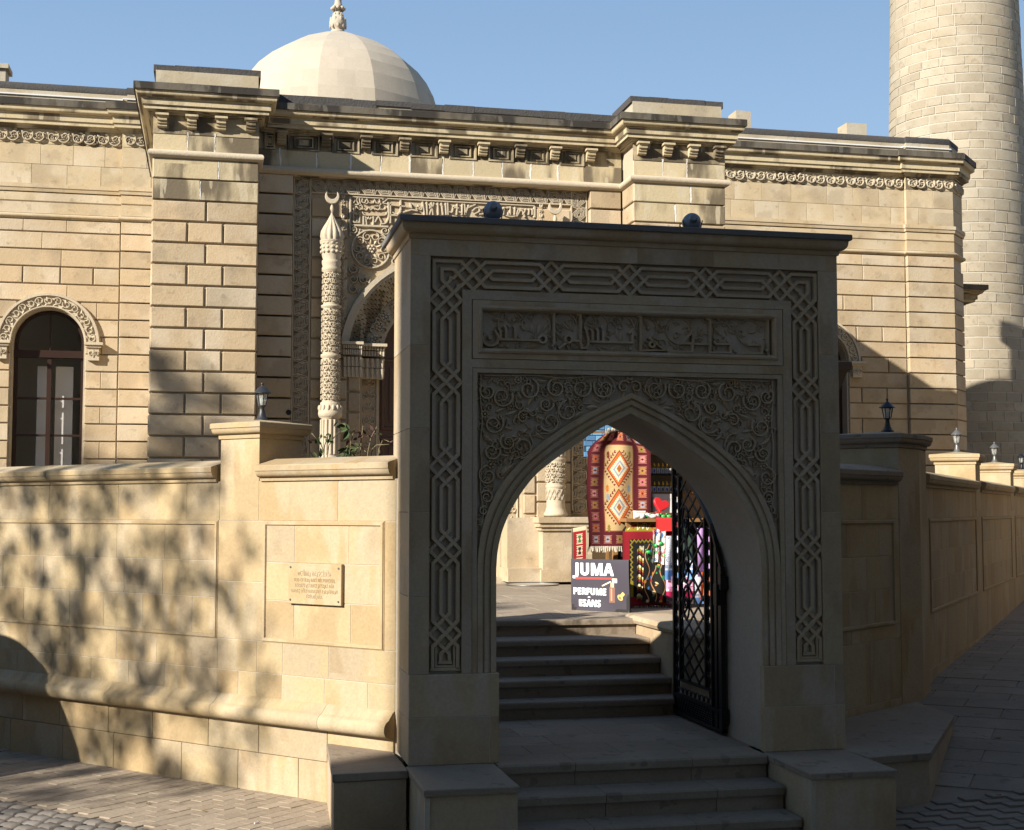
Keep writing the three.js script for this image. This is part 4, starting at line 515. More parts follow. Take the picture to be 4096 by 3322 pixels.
    const cap = [], y2 = new Set(); for (const [y, e, h] of [[4.03, 0.06, 0.05], [3.965, 0.045, 0.07], [3.86, 0.03, 0.13], [3.72, 0.015, 0.14]]) { const n = y < 3.95 ? 5 : 9; const x0 = Math.min(AX + s * 0.82, AX + s * 1.19), w = 0.37; for (let i = 0; i < n; i++) cap.push(new THREE.CylinderGeometry(w / n * 0.44, w / n * (y < 3.95 ? 0.2 : 0.44), h, 8).translate(x0 + w * (i + 0.5) / n, y - h / 2, -10.24 + e)); if (!y2.has(y + s)) { y2.add(y + s); cap.push(box(w - 0.02, h, 0.16 + e * 0.5, x0 + w / 2, y - h / 2, -10.32 + e / 2), box(0.26, h, 0.1, Math.min(AX + s * 1.16, AX + s * 1.44) + 0.14, y - h / 2, -10.12 + e / 2)); }; const x2 = Math.min(AX + s * 1.16, AX + s * 1.44); for (let i = 0; i < n; i++) cap.push(new THREE.CylinderGeometry(0.28 / n * 0.44, 0.28 / n * (y < 3.95 ? 0.2 : 0.44), h, 8).translate(x2 + 0.28 * (i + 0.5) / n, y - h / 2, -10.075 + e)); } mesh('jamb_capital', cap, M.carve, RC); mesh('abacus', join([span(Math.min(AX + s * 0.80, AX + s * 1.19), Math.max(AX + s * 0.80, AX + s * 1.19), 4.03, 4.07, -10.45, -10.12), span(Math.min(AX + s * 1.15, AX + s * 1.46), Math.max(AX + s * 1.15, AX + s * 1.46), 4.035, 4.075, -10.15, -9.98)]), M.mosqueClean, RC);
    for (let k = 0; k < 9; k++) deep(RC, Math.min(AX + s * 1.17, AX + s * 1.365), Math.max(AX + s * 1.17, AX + s * 1.365), 3.66 - (k + 1) * 0.287, 3.66 - k * 0.287, -10.12, 0.03, M.mosques); }
  for (const [a, b] of [[-0.9, -0.006], [0.006, 0.9]]) { mesh('door_leaf', span(AX + a, AX + b, 0.7, 4.8, -10.86, -10.8), M.doorWood, RC); for (const [p, q] of [[0.95, 1.6], [1.75, 2.75], [2.9, 3.9]]) mesh('door_panel', [rib([[AX + a + 0.12, p], [AX + b - 0.12, p], [AX + b - 0.12, q], [AX + a + 0.12, q]], 0.03, 0.025, true), span(AX + a + 0.22, AX + b - 0.22, p + 0.1, q - 0.1, 0, 0.018)], M.doorWood, RC).position.z = -10.8; } mesh('threshold', span(AX - 1.2, AX + 1.2, 0.5, 0.74, -11.2, -10.1), M.mosqueClean, RC);
  // pedestals under the colonnettes
  for (const s of [-1, 1]) { const c0 = AX + s * 1.72, P = (e) => [c0 - 0.36 - e, c0 + 0.36 + e]; mesh('pedestal', [span(...P(0), 0.7, 1.42, -10.12, -9.66), span(...P(0.03), 0.7, 0.87, -10.12, -9.63), span(...P(0.03), 1.42, 1.47, -10.12, -9.63), span(...P(0.06), 1.47, 1.53, -10.12, -9.60), span(...P(0.08), 1.53, 1.61, -10.12, -9.57)], M.mosques[4], RC);
    const a = AX + s * 1.03, b = AX + s * 1.30; mesh('jamb_base', [span(Math.min(AX + s * 0.9, AX + s * 1.36), Math.max(AX + s * 0.9, AX + s * 1.36), 0.7, 1.6, -10.3, -9.9), span(Math.min(AX + s * 0.87, AX + s * 1.36), Math.max(AX + s * 0.87, AX + s * 1.36), 0.7, 0.89, -10.3, -9.7)], M.mosques[5], RC); }
}
for (const s of [-1, 1]) { // carved colonnettes with crescents
  const C0 = mesh('colonnette', lathe([[0, 1.61], [0.19, 1.61], [0.19, 1.66], [0.165, 1.69], [0.16, 1.72], [0.148, 1.75], [0.148, 2.02], [0.165, 2.03], [0.165, 2.06], [0.148, 2.07], [0.148, 2.40], [0.165, 2.42], [0.165, 2.45], [0.145, 2.46], [0.135, 2.98], [0.17, 2.99], [0.185, 3.03], [0.185, 3.06], [0.178, 3.08], [0.155, 3.17], [0.15, 3.20], [0.128, 3.21], [0.126, 3.82], [0.155, 3.83], [0.155, 3.87], [0.126, 3.88], [0.122, 4.52], [0.155, 4.53], [0.155, 4.56], [0.121, 4.57], [0.118, 5.03], [0.15, 5.04], [0.15, 5.09], [0.135, 5.10], [0.15, 5.15], [0.15, 5.19], [0.13, 5.20], [0.15, 5.26], [0.165, 5.38], [0.168, 5.44], [0.185, 5.45], [0.185, 5.475]], 20), M.carve, MQ); C0.position.set(AX + s * 1.615, 0, -9.92); C0.scale.set(0.9, 1, 0.9);
  const dm = lathe([[0.175, 5.475], [0.19, 5.53], [0.178, 5.60], [0.13, 5.68], [0.08, 5.75], [0.045, 5.81], [0.02, 5.85], [0.018, 5.88], [0.035, 5.92], [0.025, 5.96], [0.012, 5.99], [0.012, 6.02]], 72); { const p = dm.attributes.position; for (let i = 0; i < p.count; i++) { const a = Math.atan2(p.getX(i), p.getZ(i)), k = p.getY(i) < 5.8 ? 1 - 0.16 * (1 - Math.abs(Math.sin(a * 6))) : 1; p.setX(i, p.getX(i) * k); p.setZ(i, p.getZ(i) * k); } dm.computeVertexNormals(); } mesh('ribbed_cap', dm, M.carve, C0);
  { const o = []; for (let i = 0; i <= 14; i++) { const a = -0.25 + (Math.PI + 0.5) * i / 14 + Math.PI; o.push([Math.cos(a) * 0.105, 6.1 + Math.sin(a) * 0.105]); } for (let i = 14; i >= 0; i--) { const a = -0.25 + (Math.PI + 0.5) * i / 14 + Math.PI; o.push([Math.cos(a) * 0.085, 6.135 + Math.sin(a) * 0.085]); } mesh('crescent', extrude(poly(o), 0.045, 0.006).translate(0, 0.01, -0.02), M.carve, C0); }
  const cw = (y0, y1, R, cell) => wrap(arabesque(2 * Math.PI * R, y1 - y0, cell, 0.0105, 0.034), R - 0.008).translate(0, y0, 0);
  mesh('column_carving', [cw(4.6, 5.02, 0.119, 0.085), cw(3.9, 4.5, 0.124, 0.09), cw(3.23, 3.80, 0.127, 0.085), cw(2.1, 2.4, 0.147, 0.085)], M.carve, C0);
  const fl = []; for (let k = 0; k < 14; k++) { const a = k / 14 * 6.283; fl.push(new THREE.CylinderGeometry(0.02, 0.021, 0.48, 6).translate(Math.sin(a) * 0.14, 2.72, Math.cos(a) * 0.14)); for (const y of [5.31, 5.37, 5.43]) fl.push(new THREE.SphereGeometry(0.024, 6, 4).scale(1.2, 1, 0.8).translate(Math.sin(a) * 0.16, y, Math.cos(a) * 0.16)); fl.push(new THREE.SphereGeometry(0.03, 6, 5).scale(0.8, 1.5, 0.7).translate(Math.sin(a + 0.2) * 0.168, 3.12, Math.cos(a + 0.2) * 0.168)); fl.push(bar([Math.sin(a) * 0.155, 1.86, Math.cos(a) * 0.155], [Math.sin(a + 0.45) * 0.155, 2.0, Math.cos(a + 0.45) * 0.155], 0.016), bar([Math.sin(a + 0.45) * 0.152, 1.86, Math.cos(a + 0.45) * 0.152], [Math.sin(a) * 0.152, 2.0, Math.cos(a) * 0.152], 0.016)); } mesh('fluting', fl, M.carve, C0);
}
// wings
function archHole(cx, r, spring, foot) { const h = [[cx - r, foot], [cx - r, spring]]; for (let i = 1; i < 24; i++) { const a = Math.PI - Math.PI * i / 24; h.push([cx + Math.cos(a) * r, spring + Math.sin(a) * r]); } h.push([cx + r, spring], [cx + r, foot]); return h; }
function wing(x0, x1, wins, pil, path) {
  const s = poly([[x0, 0.5], [x1, 0.5], [x1, 8.42], [x0, 8.42]]); for (const w of wins) s.holes.push(holeOf(archHole(w, 0.56, 4.45, 0.95)));
  const Wg = mesh('wing', extrude(s, 0.5).translate(0, 0, -14.74), M.backing, MQ);
  rowY.concat().forEach((y, k) => { const yy = y - 0.14, y0 = yy - 0.287; if (y0 < 1.2) return; let segs = [[x0, x1]];
    for (const w of wins) { const m = (yy + y0) / 2, dy = y0 - 4.45; let half = dy < 0 ? 0.58 : dy < 0.63 ? Math.sqrt(0.63 * 0.63 - dy * dy) : 0; if (half > 0.02) segs = segs.flatMap(([a, b]) => (w - half > a && w + half < b ? [[a, w - half], [w + half, b]] : [[a, b]])); }
    for (const [a, b] of segs) for (const [p, q, out] of pil.reduce((S, [pa, pb]) => S.flatMap(([c, d, o]) => o ? [[c, d, o]] : [[c, Math.min(d, pa), 0], [Math.max(c, pa), Math.min(d, pb), 1], [Math.max(c, pb), d, 0]].filter(([e, f]) => f - e > 0.03)), [[a, b, 0]])) {
      const xs = splits(p, q, out ? 2 : (k === 2 || (k > 3 && k % 2 === 0)) ? 0.55 : 1.4, 0.1, (k % 2) * 0.4 + 0.1); const dp = x0 > 0 ? yy < 5.75 : Math.abs(yy - 5.7) < 0.1; for (let i = 0; i < xs.length - 1; i++) { const e = dp ? 0 : 0.008; stone(Wg, xs[i] - (i ? e : 0), xs[i + 1] + (i < xs.length - 2 ? e : 0), y0, yy, -14.24, out ? 0.11 : 0.04, M.mosques, 0.022, 0.008, 0.005); } } });
  for (const [pa, pb, out] of pil.reduce((S, [a, b]) => S.flatMap(([c, d, o]) => o ? [[c, d, o]] : [[c, a, 0], [a, b, 1], [b, d, 0]].filter(([e, f]) => f - e > 0.03)), [[x0, x1, 0]])) { const xs = splits(pa, pb, out ? 2 : 0.7, 0.1, 0.3); for (let i = 0; i < xs.length - 1; i++) stone(Wg, xs[i] - (i ? 0.008 : 0), xs[i + 1] + (i < xs.length - 2 ? 0.008 : 0), 6.275, 6.485, -14.24, out ? 0.11 : 0.04, M.mosques, 0.022, 0.006, 0.003); }
  for (const [y0, y1, l] of [[7.40, 7.74, 0.62], [7.06, 7.40, 0.58]]) { const cut = [x0, ...pil.flat(), x1].sort((a, b) => a - b).filter((v, i, A) => !i || v - A[i - 1] > 0.02); for (let c = 0; c < cut.length - 1; c++) { const out = pil.some(([a, b]) => cut[c] >= a - 0.01 && cut[c + 1] <= b + 0.01); const xs = splits(cut[c], cut[c + 1], l, 0.2, rnd()); for (let i = 0; i < xs.length - 1; i++) thin(Wg, xs[i], xs[i + 1], y0, y1, -14.24, out ? 0.11 : 0.04, M.smooths); } }
  mesh('string_course', sweep(path, [[-0.06, 7.065], [0.045, 7.065], [0.045, 7.0], [0.03, 6.985], [0.02, 6.94], [-0.06, 6.93]], 0.5), M.smooths[3], Wg);
  mesh('string_course', sweep(path, [[-0.06, 6.925], [0.0, 6.925], [0.0, 6.79], [-0.012, 6.775], [-0.06, 6.775]], 0.5), M.smooths[4], Wg); mesh('string_course', sweep(path, [[-0.06, 6.765], [0.0, 6.765], [0.0, 6.58], [-0.06, 6.58]], 0.5), M.smooths[1], Wg);
  mesh('string_course', sweep(path, [[-0.06, 6.575], [0.01, 6.572], ...roundProf(0.012, 6.535, 0.032, 80, -80, 6), [0.0, 6.49], [-0.06, 6.48]], 0.9), M.smooths[2], Wg);
  mesh('frieze_bed', sweep(path, [[-0.06, 7.99], [0.0, 7.99], [0.0, 7.745], [-0.06, 7.745]], 0.5), M.sootlight, Wg);
  cornice(path, 7.985, 0.26, M.sootlight, M.sootlight, M.sootlight, Wg, 1.2);
  const pp = path.map(([a, b]) => [a, b - 0.06]); mesh('parapet', sweep(path, [[-0.06, 8.34], [-0.06, 8.72], [-0.4, 8.72], [-0.4, 8.34]], 0.4), M.pale, Wg); mesh('roofing_felt', sweep(path, [[-0.05, 8.66], [-0.045, 8.745], [-0.06, 8.77], [-0.42, 8.78], [-0.42, 8.66]], 0.8), M.felt, Wg);
  const cb = []; for (let i = 0; i < path.length - 1; i++) cb.push(bar([path[i][0], 8.57, path[i][1] - 0.045], [path[i + 1][0], 8.57, path[i + 1][1] - 0.045], 0.022)); mesh('cable_conduit', cb, M.white, Wg);
  for (let i = 0; i < path.length - 1; i++) { const [ax, az] = path[i], [bx2, bz] = path[i + 1], L = Math.hypot(bx2 - ax, bz - az); if (L < 0.3) continue; const q = [], nu = Math.max(1, Math.round((L - 0.04) / 0.2)), uw = (L - 0.04) / nu; for (let k = 0; k < nu; k++) { const X = (k + 0.5) * uw + rr(-0.006, 0.006), Y = 0.115 + rr(-0.008, 0.008), sg = k % 2 ? 1 : -1; q.push(spiral(X, Y, 0.102, sg > 0 ? 3.6 : 0.5, sg * 1.05, 0.014, 0.045, 18), rosette(X, Y, 0.05, 5, 0.045, rr(0, 1)), leaf(X - 0.03, Y + sg * 0.03, sg * rr(0.6, 1.2), 0.09, 0.04, 0.045, -sg), leaf(X + uw * 0.42, Y + sg * 0.07, sg * -2.2, 0.10, 0.04, 0.045, sg), leaf(X - uw * 0.45, Y - sg * 0.08, sg * 0.9, 0.09, 0.036, 0.04, -sg), leaf(X + uw * 0.1, Y - sg * 0.09, sg * 0.1, 0.10, 0.03, 0.04, sg * 0.6), bump(X + uw * 0.48, Y + rr(-0.04, 0.04), 0.016, 0.035, 6), leaf(X + uw * 0.5, Y - sg * 0.02, rr(0, 6), 0.06, 0.03, 0.035, 0.6)); } const g = join(q); const m = mesh('scroll_frieze', g, M.carve, Wg); m.position.set(ax, 7.75, az); m.rotation.y = -Math.atan2(bz - az, bx2 - ax); m.translateX(0.02); m.translateZ(0.002); }
  for (const w of wins) { // arched window: carved archivolt, wood frame, panes
    const arcP = (r, n = 28) => { const p = []; for (let i = 0; i <= n; i++) { const a = Math.PI - Math.PI * i / n; p.push([w + Math.cos(a) * r, 4.45 + Math.sin(a) * r]); } return p; };
    const rs = (r0, r1) => extrude(poly([...arcP(r1), ...arcP(r0).reverse()]), 0.05, 0.004);
    mesh('archivolt', rs(0.575, 0.76).translate(0, 0, -14.235), M.carve, Wg); mesh('hood_moulding', rib(arcP(0.785), 0.035, 0.09), M.mosqueClean, Wg).position.z = -14.23; mesh('inner_moulding', rib(arcP(0.59), 0.018, 0.07), M.mosqueClean, Wg).position.z = -14.23;
    const cv = []; for (let k = 0; k < 15; k++) { const a = Math.PI * (k + 0.5) / 15, X = w + Math.cos(a) * 0.685, Y = 4.45 + Math.sin(a) * 0.685; cv.push(spiral(X, Y, 0.07, a + 1.5, k % 2 ? 1.1 : -1.1, 0.014, 0.03, 14), leaf(X, Y, a + 0.4, 0.09, 0.05, 0.03, 0.8), leaf(X - Math.cos(a) * 0.05, Y - Math.sin(a) * 0.05, a + 2, 0.08, 0.04, 0.03, 0.5)); } mesh('archivolt_carving', cv, M.carve, Wg).position.z = -14.182;
    for (const sd of [-1, 1]) { mesh('impost', [span(Math.min(w + sd * 0.575, w + sd * 0.87), Math.max(w + sd * 0.575, w + sd * 0.87), 4.41, 4.455, -14.2, -14.06), span(Math.min(w + sd * 0.60, w + sd * 0.84), Math.max(w + sd * 0.60, w + sd * 0.84), 4.37, 4.41, -14.2, -14.09), span(Math.min(w + sd * 0.63, w + sd * 0.81), Math.max(w + sd * 0.63, w + sd * 0.81), 4.16, 4.37, -14.2, -14.12)], M.mosqueClean, Wg); mesh('impost_carving', [spiral(w + sd * 0.68, 4.27, 0.045, 0, 1.3, 0.009, 0.02, 14), spiral(w + sd * 0.765, 4.27, 0.045, Math.PI, -1.3, 0.009, 0.02, 14), leaf(w + sd * 0.722, 4.2, 1.57, 0.14, 0.05, 0.02)], M.carve, Wg).position.z = -14.12; }
    const F = mesh('window', [rib(arcP(0.53), 0.032, 0.06), span(w - 0.56, w - 0.5, 0.95, 4.46, 0, 0.07), span(w + 0.5, w + 0.56, 0.95, 4.46, 0, 0.07), span(w - 0.56, w + 0.56, 4.22, 4.34, 0, 0.11), span(w - 0.035, w + 0.035, 0.95, 4.22, 0, 0.085), span(w - 0.012, w + 0.012, 4.34, 5.0, 0, 0.05), span(w - 0.5, w + 0.5, 3.53, 3.565, 0, 0.05), span(w - 0.5, w + 0.5, 2.92, 2.955, 0, 0.05), span(w - 0.5, w + 0.5, 2.3, 2.335, 0, 0.05), span(w - 0.5, w + 0.5, 0.95, 1.7, 0, 0.05)], M.wood, Wg); F.position.z = -14.52;
    for (const [a, b] of [[-0.5, -0.035], [0.035, 0.5]]) for (const [y0, y1] of [[1.7, 2.3], [2.335, 2.92], [2.955, 3.53], [3.565, 4.22]]) mesh('glass_pane', span(w + a, w + b, y0, y1, 0.02, 0.024), M.glass, F);
    const gp = poly([[w - 0.51, 4.34], [w + 0.51, 4.34], ...arcP(0.52, 20).reverse()]); mesh('glass_pane', extrude(gp, 0.004).translate(0, 0, 0.02), M.glass, F);
    mesh('blind', [span(w - 0.21, w - 0.03, 1.2, 4.1, -0.16, -0.15), span(w + 0.08, w + 0.36, 1.2, 4.1, -0.16, -0.15)], M.white, F);
    mesh('room_shell', [span(w - 1.2, w + 1.2, 0.6, 5.6, -1.5, -1.45), span(w - 1.2, w + 1.2, 5.55, 5.6, -1.45, -0.23), span(w - 1.2, w + 1.2, 0.6, 0.65, -1.45, -0.23), span(w - 1.2, w - 1.15, 0.65, 5.55, -1.45, -0.23), span(w + 1.15, w + 1.2, 0.65, 5.55, -1.45, -0.23)], M.plaster, F);
  }
  return Wg;
}
wing(-10.5, -3.73, [-5.55, -8.2], [[-4.44, -3.73]], [[-10.5, -14.2], [-4.44, -14.2], [-4.44, -14.13], [-3.6, -14.13]]);
const WR = wing(4.36, 10.77, [8.02], [[9.79, 10.77]], [[4.2, -14.2], [9.79, -14.2], [9.79, -14.13], [10.77, -14.13], [11.22, -14.58], [11.22, -16.2]]);
{ // cut corner and flank
  const g = mesh('cut_corner', extrude(poly([[10.5, 14.3], [10.74, 14.17], [11.19, 14.62], [11.19, 16.2], [10.5, 16.2]]), 7.9).rotateX(-Math.PI / 2).translate(0, 0.5, 0), M.backing, MQ);
  rowY.forEach((y) => { const yy = y - 0.14; if (yy < 1.5) return; const m = stone(g, -0.32, 0.32, 0, 0.287, 0, 0.03, M.mosques, 0.022, 0.008, 0.004); m.rotation.y = 45 * D2R; m.position.set(10.985 - 0.003, yy - 0.1435, -14.395 - 0.003);
    const f = stone(g, -0.77, 0.77, 0, 0.287, 0, 0.03, M.mosques, 0.022, 0.008, 0.004); f.rotation.y = Math.PI / 2; f.position.set(11.19, yy - 0.1435, -15.42); });
  for (const [y0, y1] of [[7.4, 7.74], [7.06, 7.4]]) { const m = stone(g, -0.32, 0.32, 0, y1 - y0, 0, 0.03, M.smooths, 0.005, 0.003, 0); m.rotation.y = 45 * D2R; m.position.set(10.982, (y0 + y1) / 2, -14.398); }
  mesh('main_hall', join([span(-10.4, 5.0, 0.5, 8.6, -34, -16.3), span(5.001, 8.5, 0.5, 7.3, -34, -16.3)]), M.mosque, MQ);
  // lower annexe with its own dark cornice on the flank
  const A = mesh('annexe', span(11.15, 11.55, 0.4, 5.75, -16.3, -15.25), M.mosques[2], MQ); rowY.forEach((y, k) => { if (y < 5.7 && y > 1.5) stone(A, 11.2, 11.56, y - 0.287, y, -15.25, 0.03, M.mosques, 0.022, 0.008, 0.003); });
  cornice([[11.2, -15.22], [11.56, -15.22], [11.56, -16.3]], 5.75, 0.36, M.soot, M.soot, M.sootlight, A); mesh('roof_post', span(11.28, 11.5, 5.9, 6.42, -15.6, -15.3), M.pale, A);
  for (const [x, y, w, h] of [[-6.62, 9.3, 0.34, 0.55], [9.3, 9.25, 0.42, 0.48], [6.95, 9.35, 0.3, 0.6]]) mesh('roof_post', [box(w, h, 0.4, x, y - h / 2, -15.3), x < 0 ? box(w + 0.1, 0.08, 0.5, x, y - 0.02, -15.3) : null], M.pale, MQ);
}
{ // dome: twelve curved facets laid in courses of pale slabs
  const cx = 0.28, cz = -27.8, top = 14.76, prof = [[0.16, 0.0], [0.5, 0.10], [0.83, 0.24], [1.2, 0.40], [1.5, 0.57], [1.85, 0.80], [2.21, 1.12], [2.45, 1.44], [2.64, 1.82], [2.78, 2.3], [2.84, 2.8], [2.84, 3.4]];
  const D = mesh('dome', lathe([[2.95, 8.5], [2.95, 11.1], [2.8, 11.2], [0.1, 12.0]], 24), M.dome[2], MQ); D.position.set(cx, 0, cz); const view = Math.atan2(CAM.x - cx, CAM.z - cz);
  for (let f = 0; f < 12; f++) { const a0 = view + (-10.1 + f * 30) * D2R, a1 = a0 + 30 * D2R; for (let k = 0; k < prof.length - 1; k++) { const n = k < 2 ? 1 : k < 6 ? 2 : 3; const off = (k % 2) * 0.13; for (let i = 0; i < n; i++) { const t0 = i ? i / n + off : 0, t1 = i < n - 1 ? (i + 1) / n + off : 1; const P = (q, t) => { const [r, d] = prof[q], A = [Math.sin(a0) * r, Math.cos(a0) * r], B = [Math.sin(a1) * r, Math.cos(a1) * r]; return [A[0] + (B[0] - A[0]) * t, top - d, A[1] + (B[1] - A[1]) * t]; }; const o = []; quad(o, P(k + 1, t0), P(k + 1, t1), P(k, t1), P(k, t0)); const sg = fromTris(o), sn = sg.attributes.normal, sp = sg.attributes.position; for (let v = 0; v < 6; v++) { const nv = new THREE.Vector3().fromBufferAttribute(sn, v), hr = Math.hypot(nv.x, nv.z), ph = Math.atan2(sp.getX(v), sp.getZ(v)); if (sp.getY(v) < top - 0.02) nv.lerp(new THREE.Vector3(Math.sin(ph) * hr, nv.y, Math.cos(ph) * hr), 0.45).normalize(); sn.setXYZ(v, nv.x, nv.y, nv.z); } mesh('dome_slab', sg, pick(M.dome), D); } } }
  const fin = lathe([[0.19, 0], [0.2, 0.03], [0.19, 0.07], [0.14, 0.09], [0.2, 0.16], [0.235, 0.24], [0.235, 0.32], [0.2, 0.42], [0.14, 0.5], [0.09, 0.57], [0.07, 0.64], [0.08, 0.70], [0.12, 0.74], [0.13, 0.78], [0.1, 0.84], [0.09, 0.92], [0.1, 0.98], [0.06, 1.08], [0.02, 1.3]], 20); const K = mesh('finial', fin, M.dome[0], D); K.position.y = top - 0.01;
  const kb = []; for (let i = 0; i < 8; i++) { const a = i / 8 * 6.283 + view; kb.push(new THREE.SphereGeometry(0.055, 8, 6).translate(Math.sin(a) * 0.155, 0.70, Math.cos(a) * 0.155)); for (const [y, r, h] of [[0.2, 0.215, 0.1], [0.34, 0.215, 0.12], [0.5, 0.13, 0.1]]) kb.push(new THREE.SphereGeometry(0.05, 6, 5).scale(0.9, h / 0.06, 0.5).rotateY(a + (y === 0.34 ? 0.39 : 0)).translate(Math.sin(a + (y === 0.34 ? 0.39 : 0)) * r, y, Math.cos(a + (y === 0.34 ? 0.39 : 0)) * r)); } mesh('finial_leaves', kb, M.dome[0], K);
}
/* ---------- minaret ---------- */
{
  const cx = 14.55, cz = -20.4, R = (y) => 1.72 - Math.max(0, y - 3) * 0.0165 - 0.006 * Math.pow(Math.max(0, y - 9), 1.25);
  const t = thing('minaret', 'tall round minaret of pale rough stone blocks with light mortar joints', 'minaret', [cx, 0, cz]);
  const pr = []; for (let y = 0; y <= 24; y += 0.5) pr.push([R(y) - 0.016, y]); const core = mesh('core', lathe(pr, 72), M.mortarMin, t);
  const curved = (r, da, h, e) => { const o = [], N = 4, ro = r - 0.008 + e, ri = r - 0.03, q = 0.004, P = (k, a, yy) => [Math.sin(a) * k, yy, Math.cos(a) * k]; for (let i = 0; i < N; i++) { const a = -da / 2 + da * i / N, b = a + da / N, yb = -h / 2, yt = h / 2; quad(o, P(ro, a, yb + q), P(ro, b, yb + q), P(ro, b, yt - q), P(ro, a, yt - q)); quad(o, P(ri, a, yb), P(ri, b, yb), P(ro, b, yb + q), P(ro, a, yb + q)); quad(o, P(ro, a, yt - q), P(ro, b, yt - q), P(ri, b, yt), P(ri, a, yt)); } for (const a of [-da / 2, da / 2]) quad(o, P(ri, a, -h / 2), P(ro, a, -h / 2 + q), P(ro, a, h / 2 - q), P(ri, a, h / 2)); return toCreasedNormals(fromTris(o), 0.4); };
  const view = Math.atan2(CAM.x - cx, CAM.z - cz), rest = []; let y = 0.9, n = 0, row = 0;
  while (y < 20) { const h = rr(0.19, 0.29), r = R(y + h / 2); let a = view - Math.PI + rr(0, 0.3); const end = a + Math.PI * 2; while (a < end - 0.05) { let da = rr(0.30, 0.66) / r; if (end - a - da < 0.12) da = end - a; const m = a + da / 2, da2 = Math.atan2(Math.sin(m - view), Math.cos(m - view)); const px = cx + Math.sin(m) * r, pz = cz + Math.cos(m) * r;
      const vis = n < 300 && Math.abs(da2) < 1.32 && y > 2.3 && y < 15 && inFrame(px, y, pz, 0.04) && !(y < 7.6 && px < 13.4);
      const g = curved(r, da - 0.024 / r, h - 0.024, rr(0, 0.010));
      if (vis) { const b = mesh('stone_block', g, pick(M.minaret), core); b.rotation.y = m; b.position.set(0, y + h / 2, 0); n++; }
      else if (Math.abs(da2) < 1.9) rest.push(g.rotateY(m).translate(0, y + h / 2, 0));
      a += da; } y += h; row++; }
  mesh('more_stonework', rest, M.minaret[3], core).userData.kind = 'stuff';
}
/* ---------- wrought-iron gate leaf, swung open ---------- */
{
  const t = thing('iron_gate_leaf', 'open black wrought-iron gate leaf with diamond lattice folded inside the arch', 'gate', [0.93, 0, -0.70], Math.PI / 2);
  const top = [[0.0, 1.22], [0.08, 1.36], [0.22, 1.572], [0.48, 1.79], [0.76, 1.95], [1.0, 2.05], [1.13, 2.10]]; const yT = (x) => { for (let i = 1; i < top.length; i++) if (x <= top[i][0]) { const k = (x - top[i - 1][0]) / (top[i][0] - top[i - 1][0]); return top[i - 1][1] + k * (top[i][1] - top[i - 1][1]); } return 2.1; };
  const st = (x, w, y0 = 0.02, dy = 0) => span(x - w / 2, x + w / 2, y0, yT(x) - dy, -0.018, 0.018);
  mesh('frame', [st(0.03, 0.06), st(0.12, 0.05), st(1.115, 0.03), st(0.965, 0.024, 0.31, 0.05), st(0.36, 0.024, 0.31, 0.05), st(0.22, 0.024), span(0, 1.13, 0.02, 0.045, -0.018, 0.018), span(0, 1.13, 0.165, 0.19, -0.018, 0.018), span(0.2, 0.98, 0.30, 0.32, -0.016, 0.016)], M.iron, t);
  for (let i = 0; i < 6; i++) mesh('kick_slat', span(0.15, 1.1, 0.056 + i * 0.018, 0.066 + i * 0.018, -0.008, 0.008), M.iron, t);
  const tp = []; for (let i = 0; i < 24; i++) { const a = i / 24 * 1.13, b = (i + 1) / 24 * 1.13; tp.push(bar([a, yT(a), 0], [b, yT(b), 0], 0.03)); } mesh('top_rail', tp, M.iron, t);
  for (const s of [1, -1]) for (let c = -0.5; c < 2.9; c += 0.15) { const y = (x) => c + s * 0.67 * (x - 0.66); let x0 = null, x1 = null; for (let x = 0.36; x <= 0.966; x += 0.006) { const q = y(x); if (q > 0.31 && q < yT(x)) { if (x0 === null) x0 = x; x1 = x; } } if (x0 !== null && x1 - x0 > 0.03) mesh('lattice_bar', bar([x0, y(x0), s * 0.004], [x1, y(x1), s * 0.004], 0.017, 0.01), M.iron, t); }
  const sc = []; for (const [xa, xb] of [[0.977, 1.1], [0.232, 0.348]]) for (let y = 0.22; y < yT(xb) - 0.12; y += 0.105) { const c = (xa + xb) / 2; sc.push(new THREE.TorusGeometry(0.046, 0.0075, 5, 12, Math.PI).rotateZ(-Math.PI / 2).translate(xa, y + 0.05, 0), new THREE.TorusGeometry(0.046, 0.0075, 5, 12, Math.PI).rotateZ(Math.PI / 2).translate(xb, y + 0.05, 0)); } for (let x = 0.24; x < 1.0; x += 0.1) sc.push(new THREE.TorusGeometry(0.045, 0.008, 5, 12, Math.PI).translate(x + 0.05, 0.2, 0).scale(1, 1.0, 1)); for (const y of [0.95, 1.25, 1.6]) sc.push(new THREE.TorusGeometry(0.09, 0.009, 5, 18).scale(0.8, 1.5, 1).translate(0.80, y, -0.012), new THREE.TorusGeometry(0.04, 0.009, 5, 14).translate(0.80, y, -0.012)); mesh('scrollwork', sc, M.iron, t);
  mesh('lock_box', span(0.02, 0.09, 0.98, 1.14, -0.045, 0.03), M.iron, t); for (const y of [0.1, 1.1]) mesh('hinge', span(-0.03, 0.02, y, y + 0.1, -0.03, 0.03), M.iron, t);
}
